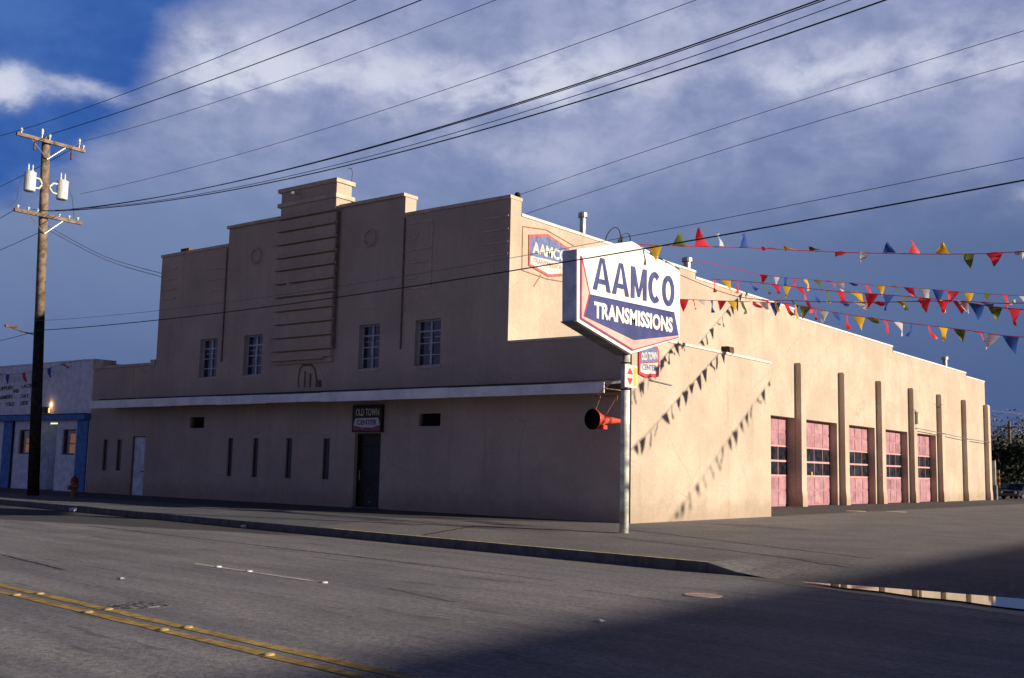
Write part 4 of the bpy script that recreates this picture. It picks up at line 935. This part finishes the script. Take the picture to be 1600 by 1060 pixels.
MB().box(-33.5, -33.1, -.30, -.12, 3.70, 4.02).build('floodlight', 'black_paint', NB)
MB().box(-33.09, -33.04, -.16, -.10, 3.74, 3.98).build('floodlight_glass', 'lamp_glow', NB)
pl = bpy.data.lights.new('floodlight_lamp', 'POINT'); pl.energy = 2.2; pl.color = (1, .55, .22); pl.shadow_soft_size = .05
plo = bpy.data.objects.new('floodlight_lamp', pl); col.objects.link(plo); plo.location = (-33.18, -.08, 4.14)
MB().box(-34.4, -34.36, -.10, .016, 3.68, 5.1).build('cable_duct', 'trim', NB)
for s_, mt, x, z, wd, ht in [('SUPPLIES', 'nb_text', -38.6, 4.96, 1.6, .19), ('LACE', 'nb_text', -36.15, 5.02, 1.0, .19), ('AND', 'nb_text_blue', -37.0, 4.80, .62, .19),
                             ('FARMERS', 'nb_text', -38.6, 4.49, 1.62, .20), ('DAY', 'nb_text_blue', -36.15, 4.52, .8, .20), ('TOLD', 'nb_text', -37.7, 4.13, .95, .20), ('SEE', 'nb_text', -36.15, 4.16, .8, .20)]:
    text(NB, s_, mt, (x, .018, z), (1, 0, .03), (0, 0, 1), wd, ht, .006, .02)
    NB.children[-1].data.transform(Matrix.Identity(4))
for s in [o for o in NB.children if o.name.startswith('lettering')]: s.location.y -= .006
T = empty('pennant_string', (-42, -.4, 6.3), 'short pennant string across the white shop front at far left', 'bunting', 'pennant strings over the lot')
P = smooth_pts([(-42, -.4, 6.35), (-38.5, -.5, 5.95), (-36.9, -.5, 5.72), (-35.3, -.5, 5.72), (-33, -.5, 5.85), (-31.8, -.5, 5.98), (-29.9, -.3, 6.2)]); MB().tube(P, .010, 4).build('cord', 'cable_grey', T)
for s_, c_, a in ((3.2, 'r', 10), (4.6, 'w', 30), (5.4, 'b', 0), (7.0, 'r', 10), (8.2, 'w', 60), (9.4, 'b', 0), (10.5, 'r', 80)):
    p, d = string_at(P, s_); pennant(p, d, c_, a, .42, T)

# ------------------------------------------------------------ hydrant, litter, bird
H = (-23.7, -4.0); T = empty('fire_hydrant', (*H, 0), 'worn orange fire hydrant with a red cap by the white side door', 'hydrant')
MB().lathe((*H, 0), [(.17, 0), (.17, .05), (.115, .06), (.11, .52), (.15, .54), (.15, .60)], 18).build('barrel', 'hydrant_yellow', T)
MB().lathe((*H, .60), [(.16, 0), (.155, .06), (.13, .14), (.08, .21), (.035, .23), (.035, .30), (.02, .31)], 18).build('bonnet', 'hydrant_red', T)
for dx in (-1, 1): MB().lathe((H[0] + dx * .1, H[1], .42), [(.055, 0), (.055, .08), (.075, .09), (.075, .14), (.03, .17)], 12, Vector((dx, 0, 0))).build('outlet', 'hydrant_yellow', T)
MB().lathe((H[0], H[1] - .1, .38), [(.075, 0), (.075, .08), (.095, .09), (.095, .14), (.03, .17)], 12, Vector((0, -1, 0))).build('outlet', 'hydrant_yellow', T)
for i, (x, y, lab) in enumerate([(-15.9, -8.65, 'crumpled white paper cup in the gutter left of the slit windows'), (-6.2, kerb_y(-6.2) - .14, 'white paper cup against the kerb below the slit windows')]):
    T = empty('paper_cup', (x, y, -.17), lab, 'litter')
    k = 1.6 if i == 0 else 1.0
    MB().lathe((x, y, -.17 + .045 * k), [(.03 * k, 0), (.045 * k, .12 * k), (.048 * k, .125 * k)], 14, Vector((.9, .4, .05)).normalized()).build('cup', 'cup', T, smooth=True)
    MB().lathe((x + .11 * k, y + .05 * k, -.17 + .05 * k), [(.049 * k, 0), (.051 * k, .012)], 14, Vector((.9, .4, .05)).normalized()).build('rim', 'cup', T)
for x, y, lab in [(10.16, -17.2, 'white paper scrap on the road at the shadow edge'), (2.9, -18.7, 'small white paper scrap in the near lane')]:
    m = MB(); m.add([(x - .07, y - .03, -.162), (x + .06, y - .04, -.160), (x + .08, y + .03, -.15), (x - .05, y + .04, -.158), (x, y, -.135)], [(0, 1, 4), (1, 2, 4), (2, 3, 4), (3, 0, 4)]); tag(m.build('paper_scrap', 'cup'), lab, 'litter')
# bird gliding before the side wall
bx, by, bz = -3.2, 41.5, 5.95
m = MB(); m.lathe((bx, by - .22, bz - .02), [(.01, 0), (.05, .08), (.07, .2), (.05, .34), (.03, .42), (.05, .52)], 10, Vector((0, 1, .05)).normalized())
for s_ in (-1, 1):
    m.add([(bx, by - .08, bz + .02), (bx, by + .10, bz + .02), (bx + s_ * .12, by + s_ * .25 + .06, bz + .16), (bx + s_ * .12, by + s_ * .25 - .05, bz + .17), (bx + s_ * .2, by + s_ * .5, bz + .20), (bx, by, bz + .035), (bx + s_ * .12, by + s_ * .25, bz + .185)],
          [(0, 1, 2, 3), (3, 2, 4), (0, 5, 6, 3), (5, 1, 2, 6), (3, 6, 4), (6, 2, 4)])
tag(m.build('bird', 'bird'), 'small dark bird flying before the side wall buttresses', 'bird')

# ------------------------------------------------------------ far things beyond the lot
def car(x, y, rz, m_, label, z=-.2, L=4.2, W=1.75, Hh=1.42):
    T = empty('parked_car', (x, y, z), label, 'car', 'cars parked beyond the lot')
    c_, s_ = math.cos(rz), math.sin(rz)
    def fn(u, v, q): return (x + u * c_ - q * s_, y + u * s_ + q * c_, z + v)
    body = [(-L / 2, .32), (-L / 2 + .05, .78), (-L / 2 + .35, .88), (L / 2 - 1.1, .88), (L / 2 - .1, .74), (L / 2, .5), (L / 2, .3)]
    MB().prism(body, fn, -W / 2, W / 2).build('body', m_, T, bevel=.05)
    cab = [(-L / 2 + .30, .88), (-L / 2 + .75, Hh), (L / 2 - 2.0, Hh), (L / 2 - 1.25, .88)]
    MB().prism(cab, fn, -W / 2 + .12, W / 2 - .12).build('cabin', m_, T, bevel=.05)
    win = [(-L / 2 + .48, .92), (-L / 2 + .83, Hh - .08), (L / 2 - 2.05, Hh - .08), (L / 2 - 1.45, .92)]
    for q in (-1, 1): MB().prism(win, fn, q * (W / 2 - .118), q * (W / 2 - .10)).build('side_window', 'glass', T)
    ws = MB(); ws.add([fn(L / 2 - 1.28, .93, -.7), fn(L / 2 - 1.28, .93, .7), fn(L / 2 - 1.93, Hh - .05, .64), fn(L / 2 - 1.93, Hh - .05, -.64), fn(L / 2 - 1.23, .93, -.7), fn(L / 2 - 1.23, .93, .7), fn(L / 2 - 1.88, Hh - .05, .64), fn(L / 2 - 1.88, Hh - .05, -.64)],
                      [(0, 1, 2, 3), (4, 7, 6, 5), (0, 4, 5, 1), (1, 5, 6, 2), (2, 6, 7, 3), (3, 7, 4, 0)]); ws.build('windscreen', 'glass', T)
    for u in (-L / 2 + .8, L / 2 - .85):
        for q in (-1, 1):
            a = Vector(fn(u, .31, q * (W / 2 - .16))); axd = Vector((-s_ * q, c_ * q, 0)); wh = MB().lathe(a, [(.28, 0), (.31, .03), (.31, .17), (.28, .19)], 18, axd).build('wheel', 'tyre', T)
            MB().lathe(a + axd * .185, [(.18, 0), (.17, .02)], 14, axd).build('rim', 'chrome', wh)
    for q in (-1, 1):
        MB().lathe(fn(L / 2 - .04, .62, q * .6), [(.10, 0), (.10, .06)], 12, Vector((c_, s_, 0))).build('headlight', 'lens', T)
        MB().prism([(-L / 2 - .02, .62), (-L / 2 + .02, .62), (-L / 2 + .02, .74), (-L / 2 - .02, .74)], fn, q * .55, q * .8).build('tail_light', 'sign_red', T)


def far(px_dx, px_dy, t): return (17.08 + px_dx * t, -27.8 + px_dy * t)
x, y = far(-.2345, .972, 112); car(x, y, R(-75), 'car_dark', 'dark hatchback parked past the far corner of the garage')
x, y = far(-.222, .975, 108); car(x, y, R(-100), 'car_dark', 'dark sedan at the right edge of the photo beyond the lot')
x, y = far(-.226, .974, 128); car(x, y, R(5), 'car_blue', 'blue car parked behind the dark hatchback')
x, y = far(-.2375, .971, 131); car(x, y, R(10), 'car_blue', 'blue car half hidden behind the garage corner', Hh=1.5)
x, y = far(-.2388, .971, 103); T = empty('striped_post', (x, y, -.2), 'yellow and red striped sign board beside the garage corner', 'sign')
MB().tube([(x, y, -.2), (x, y, .9)], .05, 8).build('post', 'rust', T)
for k in range(6): MB().box(x - .35, x + .35, y - .04, y + .04, .8 + k * .26, .8 + k * .26 + .255).build('stripe', 'stripe_yellow' if k % 2 else 'stripe_red', T)
x, y = far(-.2408, .9705, 92); T = empty('meter_cabinet', (x, y, -.2), 'grey electric cabinet standing at the far corner of the garage', 'cabinet')
MB().box(x - .3, x + .3, y - .2, y + .2, -.2, 1.1).build('base', 'cable_grey', T); MB().box(x - .22, x + .22, y - .15, y + .15, 1.103, 3.0).build('box', 'galv', T)
x, y = far(-.228, .974, 135); T = empty('utility_pole', (x, y, -.2), 'distant wooden utility pole rising over the far trees', 'utility pole')
MB().tube([(x, y, -.2), (x + .1, y, 8.1)], [.2, .15], 10).build('pole', 'wood', T); MB().box(x - .8, x + 1.0, y - .06, y + .06, 7.4, 7.52).build('crossarm', 'wood', T)
m = MB(); m.tube([(-4.4, 58.9, 6.7), (3, 72, 6.2), (12, 90, 6.3)], .022, 5); tag(m.build('service_wire', 'cable_grey'), 'wire running right from the far corner of the garage', 'wire', 'overhead wires')


def tree(x, y, h, rad, mleaf, label, seed, n=1500, trunk=.3):
    r2 = random.Random(seed); T = empty('tree', (x, y, -.22), label, 'tree', 'trees beyond the lot')
    m = MB(); top = Vector((x + r2.uniform(-.4, .4), y, h * .55)); m.tube([(x, y, -.25), (x, y, h * .25), tuple(top)], [trunk, trunk * .75, trunk * .4], 9)
    cl = []
    for k in range(11):
        a = r2.uniform(0, 6.28); rr_ = rad * r2.uniform(.25, .85); zz = h * r2.uniform(.35, .92); rr_ *= math.sqrt(max(.1, 1 - ((zz / h - .6) / .5) ** 2))
        q = Vector((x + rr_ * math.cos(a), y + rr_ * math.sin(a), zz)); m.tube([(x, y, h * .28), (x + (q.x - x) * .5, y + (q.y - y) * .5, h * .35 + (q.z - h * .3) * .4), tuple(q)], [trunk * .4, trunk * .25, .03], 6); cl.append(q)
    m.build('trunk', 'bark', T)
    lf = MB()
    for k in range(n):
        c_ = r2.choice(cl); s_ = rad * .34; p = c_ + Vector((r2.gauss(0, s_), r2.gauss(0, s_), r2.gauss(0, s_ * .6)))
        if p.z < h * .12: continue
        sz = r2.uniform(.10, .28); a = Vector((r2.uniform(-1, 1), r2.uniform(-1, 1), r2.uniform(-1, 1))).normalized(); b_ = a.orthogonal().normalized(); c2 = a.cross(b_)
        lf.add([p - b_ * sz, p - c2 * sz * .6, p + b_ * sz, p + c2 * sz * .6 + a * sz * .3], [(0, 1, 2, 3)])
    lf.build('crown', mleaf, T)


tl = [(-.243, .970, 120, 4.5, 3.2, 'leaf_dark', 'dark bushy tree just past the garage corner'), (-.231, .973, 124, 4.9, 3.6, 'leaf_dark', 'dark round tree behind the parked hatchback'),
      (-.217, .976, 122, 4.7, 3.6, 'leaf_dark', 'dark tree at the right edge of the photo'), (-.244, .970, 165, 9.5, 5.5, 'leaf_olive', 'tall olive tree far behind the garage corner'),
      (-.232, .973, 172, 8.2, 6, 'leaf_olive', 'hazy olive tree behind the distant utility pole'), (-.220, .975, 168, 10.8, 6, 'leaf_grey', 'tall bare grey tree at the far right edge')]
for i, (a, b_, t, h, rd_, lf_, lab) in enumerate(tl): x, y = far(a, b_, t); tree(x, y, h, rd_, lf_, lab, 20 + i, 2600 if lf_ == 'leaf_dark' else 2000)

# the block up the street whose shadow falls over the right of the road
NBK = empty('brick_block', (42, 2, 0), 'tall brick commercial block up the street, casting the long shadow', 'building')
hz = (42 - 10.62) / 3.54 + .0
MB().box(42, 64, -13.2, 17, -.25, hz - .3).build('wall', 'brick', NBK); MB().box(41.9, 64.1, -13.3, 17.1, hz - .297, hz).build('cornice', 'trim', NBK)
for zf in (1.2, 4.9):
    for k in range(7):
        y0 = -12 + k * 3.8; wq = MB().box(41.93, 41.995, y0, y0 + 1.5, zf, zf + 1.9).build('window', 'glass', NBK)
